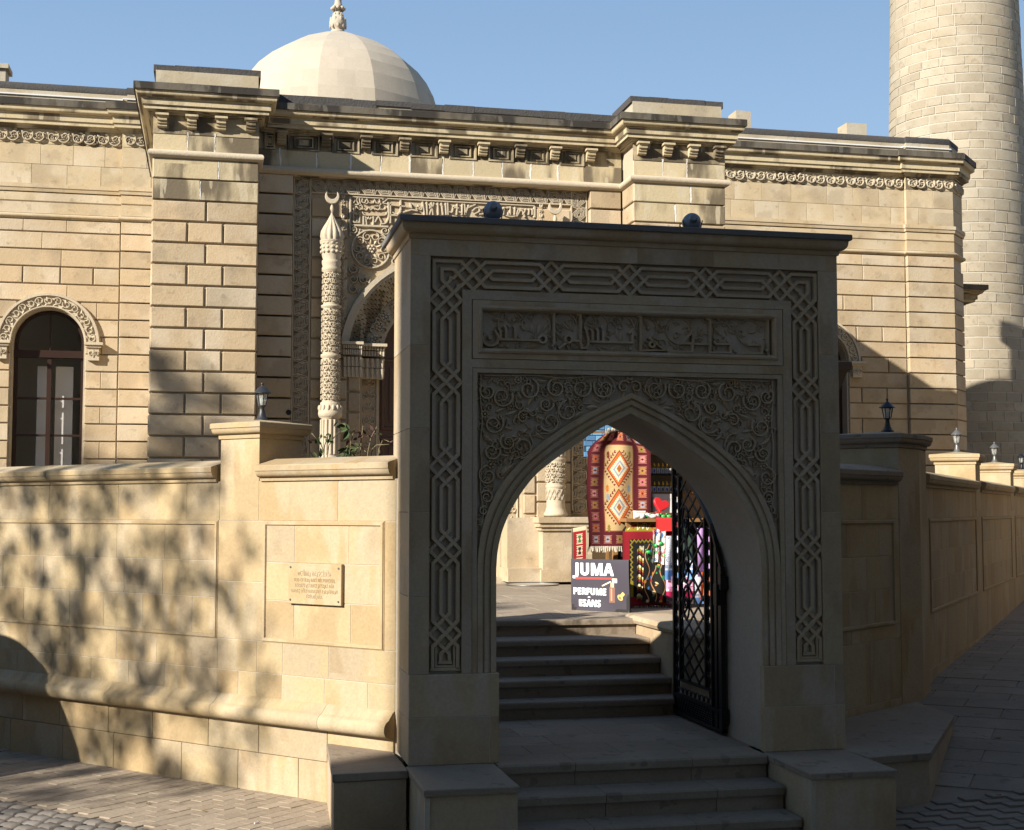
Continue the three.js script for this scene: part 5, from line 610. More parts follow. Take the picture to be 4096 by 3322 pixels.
/* ---------- souvenir stall in the courtyard ---------- */
function canvasTex(w, h, draw) { const c = document.createElement('canvas'); c.width = w; c.height = h; const x = c.getContext('2d'); draw(x, w, h); const t = new THREE.CanvasTexture(c); t.colorSpace = THREE.SRGBColorSpace; t.magFilter = THREE.LinearFilter; t.anisotropy = 8; return t; }
function weave(x, w, h, k = 0.10) { for (let j = 0; j < h; j += 2) { x.fillStyle = `rgba(0,0,0,${k * rnd()})`; x.fillRect(0, j, w, 1); } for (let i = 0; i < 900; i++) { x.fillStyle = `rgba(${rnd() < 0.5 ? 0 : 255},${rnd() < 0.5 ? 0 : 240},200,${0.05 * rnd()})`; x.fillRect(rnd() * w, rnd() * h, 6 * rnd(), 3); } }
const cloth = (tex, r = 0.95) => new THREE.MeshStandardMaterial({ map: tex, roughness: r, side: DS });
function sheet(fn, nu, nv, thick = 0.008) { // parametric textile with thickness, uv kept
  const pos = [], uv = [], idx = []; for (const off of [0, -thick]) for (let j = 0; j <= nv; j++) for (let i = 0; i <= nu; i++) { const u = i / nu, v = j / nv, p = fn(u, v); pos.push(p[0], p[1], p[2] + off); uv.push(u, 1 - v); }
  const N = (nu + 1) * (nv + 1), q = (a, b, c, d) => idx.push(a, b, c, a, c, d); for (const o of [0, N]) for (let j = 0; j < nv; j++) for (let i = 0; i < nu; i++) { const a = o + j * (nu + 1) + i; q(a, a + nu + 1, a + nu + 2, a + 1); }
  for (let i = 0; i < nu; i++) { q(i, i + 1, N + i + 1, N + i); const a = nv * (nu + 1) + i; q(a, a + 1, N + a + 1, N + a); } for (let j = 0; j < nv; j++) { const a = j * (nu + 1); q(a, a + nu + 1, N + a + nu + 1, N + a); const b = a + nu; q(b, b + nu + 1, N + b + nu + 1, N + b); }
  const g = new THREE.BufferGeometry(); g.setAttribute('position', new THREE.Float32BufferAttribute(pos, 3)); g.setAttribute('uv', new THREE.Float32BufferAttribute(uv, 2)); g.setIndex(idx); g.computeVertexNormals(); return g;
}
const steppedStar = (x, cx, cy, s, c1, c2, c3) => { const rows = [[1, 0.9], [0.72, 0.7], [0.95, 0.52], [0.62, 0.34], [0.85, 0.18], [0.5, 0.05]]; for (const g of [1, -1]) for (const [w, y] of rows) { x.fillStyle = c1; x.fillRect(cx - s * w, cy + g * s * y - s * 0.1, 2 * s * w, s * 0.17); } x.fillStyle = c2; x.fillRect(cx - s * 0.45, cy - s * 0.7, s * 0.9, s * 1.4); x.fillStyle = c1; x.fillRect(cx - s * 0.9, cy - s * 0.16, s * 1.8, s * 0.32); x.fillStyle = c3; x.beginPath(); x.moveTo(cx - s * 0.3, cy); x.lineTo(cx, cy - s * 0.3); x.lineTo(cx + s * 0.3, cy); x.lineTo(cx, cy + s * 0.3); x.fill(); };
const diamond = (x, cx, cy, a, b, c, steps = 0) => { x.fillStyle = c; x.beginPath(); if (!steps) { x.moveTo(cx, cy - b); x.lineTo(cx + a, cy); x.lineTo(cx, cy + b); x.lineTo(cx - a, cy); } else { for (const [sx, sy] of [[1, -1], [1, 1], [-1, 1], [-1, -1]]) for (let i = 0; i <= steps; i++) { const t = (sx * sy < 0 ? i : steps - i) / steps; const X = cx + sx * a * t, Y = cy + sy * b * (1 - t); x.lineTo(X, Y); const t2 = t + (sx * sy < 0 ? 1 : -1) / steps; if (i < steps) x.lineTo(cx + sx * a * t2 * 1, Y + 0 * sy); } } x.closePath(); x.fill(); };
{
  const tx = canvasTex(512, 940, (x, w, h) => {
    x.fillStyle = '#5a0f1a'; x.fillRect(0, 0, w, h); const col = ['#a8842e', '#c46a78', '#b9562a', '#9aa3b4', '#8e7a2c', '#d08890'];
    for (let k = 0; k < 10; k++) { const y = 50 + k * 92; steppedStar(x, 62, y, 34, '#9a6450', col[k % 6], '#5a0f1a'); steppedStar(x, w - 62, y, 34, '#b27a5c', col[(k + 3) % 6], '#5a0f1a'); } for (let k = 1; k < 4; k++) { steppedStar(x, 62 + k * 97, 50, 33, '#b27a5c', col[k % 6], '#5a0f1a'); steppedStar(x, 62 + k * 97, h - 62, 33, '#b27a5c', col[(k + 2) % 6], '#5a0f1a'); }
    x.fillStyle = '#8c4a2a'; x.fillRect(134, 112, w - 268, h - 236); x.fillStyle = '#c9ab78'; x.fillRect(142, 120, w - 284, h - 252);
    x.fillStyle = '#8c4a2a'; for (let y = 118; y < h - 136; y += 10) { x.fillRect(138, y, 5, 5); x.fillRect(w - 144, y, 5, 5); }
    for (const cy of [h * 0.33, h * 0.66]) { x.fillStyle = '#6e2222'; for (let k = 0; k < 7; k++) for (const s of [-1, 1]) for (const g of [-1, 1]) { const t = k / 7, X = w / 2 + s * (100 * (1 - t) + 6), Y = cy + g * 150 * t; x.fillRect(X - 4, Y - 5, 16 * s, 8); x.fillRect(X + 14 * s - 4, Y - 5, 8, 16 * g); } diamond(x, w / 2, cy, 96, 150, '#6e2222'); diamond(x, w / 2, cy, 88, 140, '#d2682a'); diamond(x, w / 2, cy, 70, 104, '#ead9b4', 7); diamond(x, w / 2, cy, 48, 72, '#93a0b2', 6); diamond(x, w / 2, cy, 32, 50, '#e8d4ac', 5); diamond(x, w / 2, cy, 20, 34, '#c05a28'); diamond(x, w / 2, cy, 9, 16, '#8b7430'); }
    for (const [a, b, c] of [[170, 200, '#7a2a22'], [340, 200, '#9a8030'], [170, 470, '#c9702e'], [340, 470, '#8d9aa8'], [172, 540, '#8d9aa8'], [340, 545, '#c9702e'], [170, 790, '#8b7430'], [340, 790, '#7a2a22']]) { diamond(x, a, b - 14, 13, 18, c); diamond(x, a, b + 14, 13, 18, c); x.fillStyle = c; x.fillRect(a - 16, b - 3, 32, 6); } weave(x, w, h, 0.16); });
  const rg = thing('hanging_rug', 'tall maroon rug with cream centre and two orange diamonds hung on the stall', 'rug');
  const edge = (v) => v < 0.22 ? 1.135 - 0.2 * Math.sin(v / 0.22 * 1.57) : 0.935 + 0.008 * Math.sin(v * 9) + (v > 0.5 ? (v - 0.5) * 0.03 : 0), redge = (v) => v < 0.2 ? 1.47 + 0.17 * Math.sin(v / 0.2 * 1.57) : 1.64;
  const f = (u, v) => [edge(v) + (redge(v) - edge(v)) * u, 2.545 - 1.225 * v + (v < 0.2 ? -0.06 * Math.pow(Math.abs(u - 0.4) * 2, 2) * (1 - v / 0.2) : 0), -4.62 + 0.02 * Math.sin(u * 13 + v * 2) * (1 - v * 0.5) - 0.05 * u + 0.03 * (1 - v)];
  mesh('pile', sheet(f, 24, 36), cloth(tx), rg, true);
  const fr = []; for (let i = 0; i < 70; i++) { const u = i / 69, a = f(u, 1), b = f(u, 0); fr.push(bar([a[0], a[1] + 0.01, a[2]], [a[0] + rr(-0.012, 0.012), a[1] - rr(0.035, 0.055), a[2] + rr(-0.01, 0.01)], 0.006)); if (i % 2) fr.push(bar([b[0], b[1] - 0.01, b[2]], [b[0] + rr(-0.015, 0.015), b[1] + rr(0.02, 0.045), b[2] + rr(0, 0.03)], 0.006)); } mesh('fringe', fr, mat(0.62, 0.57, 0.45), rg);
  mesh('hanging_rail', bar([1.0, 2.52, -4.66], [2.3, 2.6, -4.72], 0.02), M.woodLight, rg);
}
{
  const tx = canvasTex(512, 512, (x, w, h) => { x.fillStyle = '#15130f'; x.fillRect(0, 0, w, h); x.fillStyle = '#8f1220'; x.fillRect(0, 90, 60, h); x.fillRect(0, 90, w, 46); x.fillRect(0, h - 50, w, 50); x.fillStyle = '#8e7d1e'; x.fillRect(20, 0, w, 92); x.fillRect(0, h - 140, 90, 90); for (let i = 0; i < 7; i++) { x.strokeStyle = '#e6dcc0'; x.lineWidth = 6; x.beginPath(); x.moveTo(40 + i * 90, 84); x.lineTo(64 + i * 90, 28); x.lineTo(104 + i * 90, 28); x.lineTo(128 + i * 90, 84); x.stroke(); x.fillStyle = i % 2 ? '#e6dcc0' : '#9c3a1c'; diamond(x, 84 + i * 90, 56, 14, 24, x.fillStyle); x.fillRect(62 + i * 90, 52, 44, 7); }
    x.strokeStyle = '#8e7d1e'; x.lineWidth = 9; x.beginPath(); for (let i = 0; i < 22; i++) x.lineTo(66 + (i % 2) * 18, 140 + i * 14); x.stroke(); x.beginPath(); for (let i = 0; i < 26; i++) x.lineTo(66 + i * 18, 140 + (i % 2) * 14); x.stroke();
    diamond(x, 400, 290, 170, 170, '#e8dcc4', 12); diamond(x, 400, 290, 150, 150, '#b01c26', 12); diamond(x, 400, 290, 122, 122, '#8e7d1e', 10); diamond(x, 400, 290, 96, 96, '#e8dcc4', 8); diamond(x, 400, 290, 70, 70, '#15130f');
    for (const [a, b, c] of [[170, 190, '#e6dcc0'], [170, 250, '#b01c26'], [165, 310, '#e6dcc0'], [150, 400, '#b01c26']]) { x.fillStyle = c; x.fillRect(a - 22, b - 4, 44, 8); x.fillRect(a - 22, b - 16, 12, 32); x.fillRect(a + 10, b - 16, 12, 32); diamond(x, a, b, 12, 16, c); } weave(x, w, h); });
  const k = thing('draped_kilim', 'black and red kilim with olive border draped over the stall table', 'rug'); mesh('textile', sheet((u, v) => { const y = v < 0.16 ? 1.60 - v * 0.6 : 1.505 - (v - 0.16) * 0.93; return [1.255 + 0.62 * u + (v < 0.16 ? 0.12 * (0.16 - v) / 0.16 * (1 - u) : 0), y, (v < 0.16 ? -4.52 + v * 0.8 : -4.392) + 0.008 * Math.sin(u * 9)]; }, 16, 24), cloth(tx), k, true);
  const fr = []; for (let i = 0; i < 50; i++) { const x = 1.26 + 0.61 * i / 49; fr.push(bar([x, 0.735, -4.395], [x + rr(-0.01, 0.01), 0.705, -4.39], 0.006)); } mesh('fringe', fr, mat(0.03, 0.028, 0.025), k);
  const t2 = canvasTex(256, 512, (x, w, h) => { x.fillStyle = '#17140f'; x.fillRect(0, 0, w, h); x.lineWidth = 9; x.strokeStyle = '#c08a58'; for (const o of [40, 110, 200]) { x.beginPath(); for (let y = 0; y < h; y += 8) x.lineTo(o + 26 * Math.sin(y / 42 + o), y); x.stroke(); } for (let i = 0; i < 26; i++) { x.fillStyle = pick(['#b3242a', '#2f8a4a', '#3f6fb0', '#d08a3c', '#d8c090', '#207860']); x.beginPath(); x.ellipse(20 + rnd() * 216, rnd() * h, 6 + rnd() * 14, 5 + rnd() * 12, rnd() * 3, 0, 6.3); x.fill(); } weave(x, w, h); });
  const e = thing('embroidered_cloth', 'black cloth with curling orange and green embroidery hanging from the stall table', 'cloth'); mesh('textile', sheet((u, v) => [1.47 + 0.24 * u + 0.05 * v * (u - 0.5), 1.36 - 0.60 * v, -4.345 + 0.01 * Math.sin(u * 8 + v * 3)], 12, 18, 0.004), cloth(t2), e, true);
  const t3 = canvasTex(256, 512, (x, w, h) => { x.fillStyle = '#c9cedd'; x.fillRect(0, 0, w, h); for (let i = 0; i < 160; i++) { x.strokeStyle = pick(['#5f6476', '#8a90a6', '#ffffff', '#3c4254']); x.lineWidth = 1 + 2 * rnd(); x.beginPath(); x.arc(rnd() * w, rnd() * h * 0.75, 4 + rnd() * 16, rnd() * 6, rnd() * 6 + 3); x.stroke(); } x.fillStyle = '#5f8fd0'; x.fillRect(0, h * 0.78, w, h * 0.22); x.fillStyle = 'rgba(40,60,110,0.4)'; for (let i = 0; i < 20; i++) x.fillRect(rnd() * w, h * 0.66, 14, 40); });
  const s1 = thing('paisley_scarf', 'white scarf with grey paisley and a blue hem on the stall', 'scarf'); mesh('textile', sheet((u, v) => [1.69 + 0.30 * u - 0.02 * v, 1.44 - 0.45 * v, -4.30 + 0.018 * Math.sin(u * 12 + v)], 16, 12, 0.003), cloth(t3), s1, true);
  const t4 = canvasTex(128, 256, (x, w, h) => { x.fillStyle = '#e8a8c8'; x.fillRect(0, 0, w, h); for (let i = 0; i < 40; i++) { x.fillStyle = pick(['#f4d4e4', '#d880b0', '#ffffff', '#c07898']); x.beginPath(); x.arc(rnd() * w, rnd() * h * 0.6, 3 + 9 * rnd(), 0, 6.3); x.fill(); } x.fillStyle = '#b01850'; x.fillRect(0, h * 0.55, w, h * 0.22); x.fillStyle = '#463c40'; x.fillRect(0, h * 0.77, w, h); for (let i = 0; i < 20; i++) { x.strokeStyle = '#d8d0d0'; x.beginPath(); x.arc(rnd() * w, h * (0.8 + 0.2 * rnd()), 6, 0, 5); x.stroke(); } });
  const s2 = thing('pink_scarf', 'pink scarf with crimson band hanging below the paisley scarf', 'scarf'); mesh('textile', sheet((u, v) => [1.695 + 0.30 * u, 1.03 - 0.29 * v, -4.325 + 0.014 * Math.sin(u * 11 + v)], 16, 10, 0.003), cloth(t4), s2, true);
  const s3 = thing('lilac_scarf', 'plain lilac scarf hanging behind the iron gate lattice', 'scarf'); mesh('textile', sheet((u, v) => [2.02 + 0.30 * u, 1.52 - 0.5 * v, -4.28 + 0.02 * Math.sin(u * 10 + v * 2)], 16, 10, 0.003), mat(0.50, 0.30, 0.62), s3, true);
  const s4 = thing('blue_scarf', 'pale blue and white scarf hanging beside the lilac scarf', 'scarf'); mesh('textile', sheet((u, v) => [2.30 + 0.22 * u, 1.5 - 0.55 * v, -4.30 + 0.02 * Math.sin(u * 10 + v * 2)], 16, 10, 0.003), mat(0.55, 0.62, 0.75), s4, true);
  const s5 = thing('patterned_scarf', 'black and white patterned scarf hanging low behind the iron gate', 'scarf'); mesh('textile', sheet((u, v) => [2.0 + 0.45 * u, 1.04 - 0.3 * v, -4.31 + 0.016 * Math.sin(u * 12 + v * 2)], 18, 10, 0.003), cloth(t3), s5, true);
  const s6 = thing('red_cloth', 'bright red folded cloth on the stall table edge', 'cloth'); mesh('textile', sheet((u, v) => [1.60 + 0.30 * u, v < 0.3 ? 1.635 - v * 0.02 : 1.629 - (v - 0.3) * 0.2, v < 0.3 ? -4.6 + v * 0.85 : -4.342], 10, 10, 0.004), mat(0.62, 0.03, 0.03), s6, true);
  const s7 = thing('green_shawl', 'dark green shawl hanging over the paisley scarf', 'scarf'); mesh('textile', sheet((u, v) => [1.86 + 0.11 * u, 1.5 - 0.28 * v + 0.05 * Math.cos(u * 3), -4.27 + 0.012 * Math.sin(u * 9)], 10, 8, 0.004), mat(0.012, 0.03, 0.02), s7, true);
  const s8 = thing('small_kilim', 'narrow red kilim with cream edge hanging left of the tall rug', 'rug'); const t5 = canvasTex(128, 384, (x, w, h) => { x.fillStyle = '#d8c8a4'; x.fillRect(0, 0, w, h); x.fillStyle = '#a01a1e'; x.fillRect(12, 20, w - 24, h); for (let k = 0; k < 6; k++) steppedStar(x, w / 2, 60 + k * 60, 26, '#e8d8b0', ['#2f7a44', '#22252e', '#c86a28'][k % 3], '#a01a1e'); x.fillStyle = '#18140f'; x.fillRect(4, 0, 6, h); weave(x, w, h); }); mesh('textile', sheet((u, v) => [0.765 + 0.17 * u, 1.545 - 0.80 * v - 0.03 * (1 - u) * (1 - v), -4.60 + 0.01 * Math.sin(v * 6)], 6, 14, 0.008), cloth(t5), s8, true);
  const b = thing('stall_table', 'wooden souvenir table covered by hanging textiles', 'table'); mesh('table_top', span(1.29, 2.62, 1.585, 1.62, -4.98, -4.37), M.woodLight, b); for (const [x, z] of [[1.33, -4.44], [2.58, -4.44], [1.33, -4.93], [2.58, -4.93]]) mesh('leg', span(x - 0.025, x + 0.025, 0.70, 1.585, z - 0.025, z + 0.025), M.woodLight, b); mesh('back_panel', span(1.33, 2.58, 0.75, 1.585, -4.95, -4.93), M.dark, b);
  const cb = thing('display_cabinet', 'wooden glass-fronted cabinet with shelves of perfume bottles', 'cabinet'); for (const x of [1.66, 2.66]) mesh('post', span(x - 0.035, x + 0.035, 0.70, 2.75, -5.0, -4.93 + 0.05), M.woodLight, cb); mesh('inner_post', span(1.715, 1.745, 1.6, 2.75, -4.99, -4.95), mat(0.55, 0.5, 0.42), cb); for (const y of [1.62, 1.905, 2.105, 2.32, 2.72]) mesh('shelf', span(1.70, 2.63, y - 0.014, y, -5.3, -4.98), y === 2.105 ? M.dark : M.woodLight, cb); mesh('back', span(1.6, 2.7, 0.7, 2.75, -5.33, -5.30), mat(0.42, 0.36, 0.28), cb); mesh('side', span(1.625, 1.64, 0.7, 2.75, -5.30, -5.0), M.woodLight, cb);
  for (const y of [1.905, 2.105]) for (let i = 0; i < 7; i++) { const x = 1.765 + i * 0.048, g = thing('perfume_bottle', y > 2 ? 'tiny white-labelled perfume bottle with gold cap on the upper cabinet shelf' : 'tiny white-labelled perfume bottle with gold cap on the lower cabinet shelf', 'bottle', [x, y, -5.05], 0, 'perfume bottles in the cabinet'); mesh('flask', [span(-0.019, 0.019, 0, 0.058, -0.012, 0.012)], M.white, g); mesh('label', span(-0.009, 0.009, 0.01, 0.045, 0.012, 0.0135), mat(...pick([[0.02, 0.02, 0.03], [0.05, 0.1, 0.4], [0.3, 0.3, 0.32]])), g); mesh('gold_cap', lathe([[0.006, 0.058], [0.006, 0.068], [0.015, 0.072], [0.017, 0.085], [0.011, 0.10], [0.014, 0.112], [0, 0.118]], 10), M.gold || (M.gold = mat(0.75, 0.48, 0.08, null, { metalness: 1, roughness: 0.3 })), g); }
  const bxs = (n, l, c, x0, x1, y0, y1, z0, z1, r, g2, b2) => { const o = thing(n, l, c, [(x0 + x1) / 2, y0, (z0 + z1) / 2]); const w = x1 - x0, h = y1 - y0, d = z1 - z0; mesh('carton', box(w, h * 0.8, d, 0, h * 0.4, 0), mat(r, g2, b2), o); mesh('lid', box(w + 0.006, h * 0.2, d + 0.006, 0, h * 0.9, 0), mat(r * 0.95, g2 * 0.95, b2 * 0.95), o); };
  bxs('gift_box', 'low white gift box on the stall table beside the rug', 'box', 1.435, 1.535, 1.62, 1.70, -4.6, -4.5, 0.72, 0.70, 0.66); bxs('gift_box', 'tall white gift box standing behind the red heart box', 'box', 1.53, 1.66, 1.62, 1.90, -4.8, -4.7, 0.75, 0.73, 0.70); bxs('gift_box', 'wide white display box under the cabinet shelf', 'box', 1.75, 2.0, 1.62, 1.88, -4.92, -4.8, 0.74, 0.72, 0.70); bxs('wooden_tray', 'small brown wooden tray on the stall table', 'tray', 1.60, 1.88, 1.62, 1.68, -4.56, -4.42, 0.16, 0.06, 0.025);
  { const h = thing('heart_box', 'red heart-shaped gift box propped up on the stall', 'box', [1.68, 1.68, -4.5]); const s = new THREE.Shape(); s.moveTo(0, 0); s.bezierCurveTo(-0.03, 0.05, -0.085, 0.07, -0.08, 0.115); s.bezierCurveTo(-0.075, 0.155, -0.02, 0.155, 0, 0.115); s.bezierCurveTo(0.02, 0.155, 0.075, 0.155, 0.08, 0.115); s.bezierCurveTo(0.085, 0.07, 0.03, 0.05, 0, 0); mesh('lid', extrude(s, 0.03, 0.004).rotateX(-0.35).rotateZ(-0.35), mat(0.55, 0.015, 0.02, null, { roughness: 0.5 }), h); mesh('stand', span(-0.03, 0.03, 0, 0.012, -0.03, 0.03), mat(0.5, 0.015, 0.02), h); }
  for (let i = 0; i < 9; i++) { const x = 1.52 + (i % 5) * 0.058 + rr(-0.01, 0.01), y = i < 5 ? 1.62 : 1.16 + rr(0, 0.25), g = thing('green_trinket', i < 5 ? 'small bright green glass trinket standing on the stall table' : 'small bright green trinket pinned to the hanging cloths', 'trinket', [x, y, i < 5 ? -4.40 : -4.322], rr(0, 3), i < 5 ? 'green trinkets on the table' : 'green trinkets on the cloths'); mesh('figure', [new THREE.SphereGeometry(0.018, 8, 6).scale(1.4, 1, 0.8).translate(0, 0.022, 0), new THREE.SphereGeometry(0.010, 7, 5).translate(0.026, 0.045, 0), bar([0.014, 0.025, 0], [0.026, 0.045, 0], 0.008), bar([-0.014, 0.022, 0], [-0.016, 0, 0], 0.006), bar([0.012, 0.022, 0], [0.013, 0, 0], 0.006)], mat(0.03, 0.38, 0.08, null, { roughness: 0.25 }), g); }
  for (let i = 0; i < 5; i++) { const g = thing('lace_doily', 'crumpled white lace doily heaped on the stall table edge', 'doily', [1.42 + i * 0.055, 1.62, -4.42 + (i % 2) * 0.03], i, 'white lace on the table'); mesh('lace', new THREE.IcosahedronGeometry(0.034, 1).scale(1.2, 0.7 + 0.2 * (i % 3), 0.8).translate(0, 0.022, 0), M.white, g); }
  const po = thing('blue_backdrop', 'blue painted brick panel leaning behind the top of the rug', 'panel', [1.18, 2.2, -5.4]); mesh('board', span(-0.06, 0.26, 0.1, 0.55, -0.02, 0), mat(0.03, 0.06, 0.10), po); mesh('pole', span(0.19, 0.22, -1.5, 0.1, -0.02, 0), M.woodLight, po); for (let r = 0; r < 7; r++) for (let c = 0; c < 3; c++) mesh('painted_brick', stoneGeo(0.10, 0.052, 0.008, 0.003, 0.004), pick([mat(0.09, 0.24, 0.42), mat(0.14, 0.32, 0.5), mat(0.07, 0.18, 0.33)]), po).position.set(0.0 + c * 0.106 + (r % 2) * 0.03 - 0.01, 0.12 + r * 0.06, 0);
}
{ // more heaped textiles and litter
  const floral = (bg, cols, n) => canvasTex(192, 256, (x, w, h) => { x.fillStyle = bg; x.fillRect(0, 0, w, h); for (let i = 0; i < n; i++) { x.fillStyle = pick(cols); x.beginPath(); const a = rnd() * w, b = rnd() * h, r = 4 + rnd() * 12; for (let k = 0; k < 5; k++) { const q = k * 1.2566; x.moveTo(a, b); x.ellipse(a + Math.cos(q) * r * 0.7, b + Math.sin(q) * r * 0.7, r * 0.55, r * 0.4, q, 0, 6.3); } x.fill(); } weave(x, w, h); });
  const add = (name, lab, tex, x0, x1, y0, y1, z, fold) => { const t = thing(name, lab, 'cloth'); mesh('textile', sheet((u, v) => [x0 + (x1 - x0) * u + 0.015 * v * (u - 0.5), y0 + (y1 - y0) * v + 0.015 * Math.sin(u * 6), z + fold * Math.sin(u * 15 + v * 3) * (0.4 + v)], 20, 14, 0.003), cloth(tex), t, true); };
  add('floral_shawl', 'white shawl printed with red and green flowers over the black embroidery', floral('#ded6c8', ['#b3242a', '#2f8a4a', '#d86a7a', '#3f6fb0'], 60), 1.56, 1.70, 1.50, 1.16, -4.325, 0.012);
  add('floral_shawl', 'crimson shawl with gold flowers at the right end of the stall', floral('#8a1426', ['#d8a040', '#e8d0a0', '#c04050'], 50), 2.32, 2.56, 1.08, 0.76, -4.30, 0.016);
  add('striped_runner', 'olive and red striped runner hanging beside the kilim', canvasTex(64, 256, (x, w, h) => { for (let j = 0; j < h; j += 12) { x.fillStyle = ['#8e7d1e', '#7a1220', '#15130f', '#d8c8a0'][(j / 12) % 4]; x.fillRect(0, j, w, 12); } weave(x, w, h); }), 1.40, 1.48, 1.30, 0.78, -4.36, 0.006);
  add('orange_scarf', 'orange scarf with white tassel trim behind the gate lattice', floral('#c85a28', ['#f0d8b0', '#8a2018', '#e89040'], 40), 2.06, 2.2, 1.06, 0.78, -4.285, 0.012);
  const lm = [mat(0.20, 0.12, 0.04), mat(0.14, 0.07, 0.03), mat(0.28, 0.19, 0.06)];
  [[-2.9, -0.9], [-3.3, -1.25], [-2.4, 0.1], [-3.9, -2.1], [2.6, 0.3], [3.4, -1.0]].forEach(([x, z], i) => { const o = [], s = rr(0.018, 0.03); for (let k = 0; k < 6; k++) { const a = k / 6 * 6.283, b = (k + 1) / 6 * 6.283; o.push(0, 0.006, 0, Math.cos(a) * s, 0.003 + 0.006 * (k % 2), Math.sin(a) * s * 0.6, Math.cos(b) * s, 0.003 + 0.006 * ((k + 1) % 2), Math.sin(b) * s * 0.6); } const m = mesh('fallen_leaf', fromTris(o).rotateY(rr(0, 6)), lm[i % 3]); m.position.set(x, gy(x, z) + 0.006, z); tag(m, x < 0 ? 'small dry leaf lying on the sunlit pavement setts' : 'small dry leaf lying on the shaded lane paving', 'leaf', x < 0 ? 'dry leaves on the sunlit pavement' : 'dry leaves on the shaded lane'); });
  const cg = mesh('cigarette_butt', new THREE.CylinderGeometry(0.005, 0.005, 0.04, 8).rotateZ(Math.PI / 2), M.white); cg.position.set(-2.55, gy(-2.55, -0.45) + 0.012, -0.45); cg.rotation.y = 0.8; tag(cg, 'white cigarette butt lying on the sunlit pavement setts', 'cigarette butt');
  const dc = thing('drain_cover', 'flat round drain cover in the sunlit courtyard floor', 'drain cover', [1.35, 0.70, -8.9]); mesh('lid', new THREE.CylinderGeometry(0.34, 0.34, 0.02, 28), M.backing, dc); mesh('rim', new THREE.TorusGeometry(0.35, 0.012, 6, 32).rotateX(Math.PI / 2).translate(0, 0.008, 0), M.lampSilver, dc);
}
{ // perfume sign
  const tx = canvasTex(680, 512, (x, w, h) => { x.fillStyle = '#35303b'; x.fillRect(0, 0, w, h); x.fillStyle = '#ffffff'; x.textBaseline = 'alphabetic'; const T2 = (s, a, y, wd, hgt) => { x.save(); x.font = 'bold 100px sans-serif'; const m = x.measureText(s).width; x.translate(a, y); x.scale(wd / m, hgt / 73); x.fillText(s, 0, 0); x.lineWidth = 4; x.strokeStyle = '#fff'; x.strokeText(s, 0, 0); x.restore(); }; T2('JUMA', 42, 158, 460, 118); T2('PERFUME', 22, 352, 398, 66); T2('ESANS', 88, 468, 268, 66); x.fillRect(200, 372, 28, 10);
    x.fillStyle = '#c23a34'; x.beginPath(); x.moveTo(44, 182); x.lineTo(490, 178); x.lineTo(500, 194); x.lineTo(60, 204); x.fill(); x.strokeStyle = '#e8d0b0'; x.lineWidth = 13; x.beginPath(); x.moveTo(368, 262); x.lineTo(470, 216); x.stroke(); x.fillStyle = '#f0e2cc'; x.fillRect(486, 186, 58, 42); x.fillStyle = '#d8b48c'; x.fillRect(468, 226, 40, 50); x.fillStyle = '#7c5544'; x.fillRect(452, 272, 66, 150); x.fillStyle = '#b98c70'; x.fillRect(470, 284, 16, 120); x.fillStyle = '#e3b26a'; x.save(); x.translate(580, 372); x.rotate(-0.8); x.fillRect(0, -22, 62, 34); x.beginPath(); x.ellipse(0, -4, 24, 34, 0, 0, 6.3); x.fill(); x.fillStyle = '#a8642c'; x.beginPath(); x.ellipse(-4, -4, 12, 18, 0, 0, 6.3); x.fill(); x.restore(); });
  const s = thing('perfume_sign', 'dark grey canvas sign reading JUMA PERFUME ESANS propped in the courtyard', 'sign', [0.916, 0.70, -4.05], -48.8 * D2R);
  const g = sheet((u, v) => [-0.343 + 0.686 * u, 0.516 * (1 - v), 0.012 + 0.006 * Math.sin(u * 7 + v * 5) * (u > 0.8 || v > 0.85 ? 1 : 0.2)], 14, 12, 0.002); mesh('canvas', g, cloth(tx, 0.6), s, true); mesh('frame', [span(-0.34, 0.34, 0.0, 0.03, -0.02, 0.008), span(-0.34, 0.34, 0.485, 0.515, -0.02, 0.008), span(-0.34, -0.31, 0.03, 0.485, -0.02, 0.008), span(0.31, 0.34, 0.03, 0.485, -0.02, 0.008)], M.dark, s); mesh('prop', bar([0, 0.4, -0.02], [0, 0, -0.22], 0.025), M.woodLight, s);
}
{ // black kiosk corner seen beside the gateway, before the right-hand window
  const k = thing('dark_kiosk', 'black wooden kiosk with overhanging roof standing by the arched window', 'kiosk', [6.4, 0.7, -11.6]); mesh('body', span(-1.2, 0.62, 0, 2.9, -1.4, 0), M.dark, k); mesh('roof', sweep([[-1.3, 0], [0.66, 0], [0.66, -1.4]], [[-0.1, 2.85], [0.05, 2.85], [0.06, 2.95], [0.16, 3.25], [0.22, 3.3], [0.22, 3.42], [-0.1, 3.5]], 0.4), mat(0.035, 0.026, 0.02), k);
}
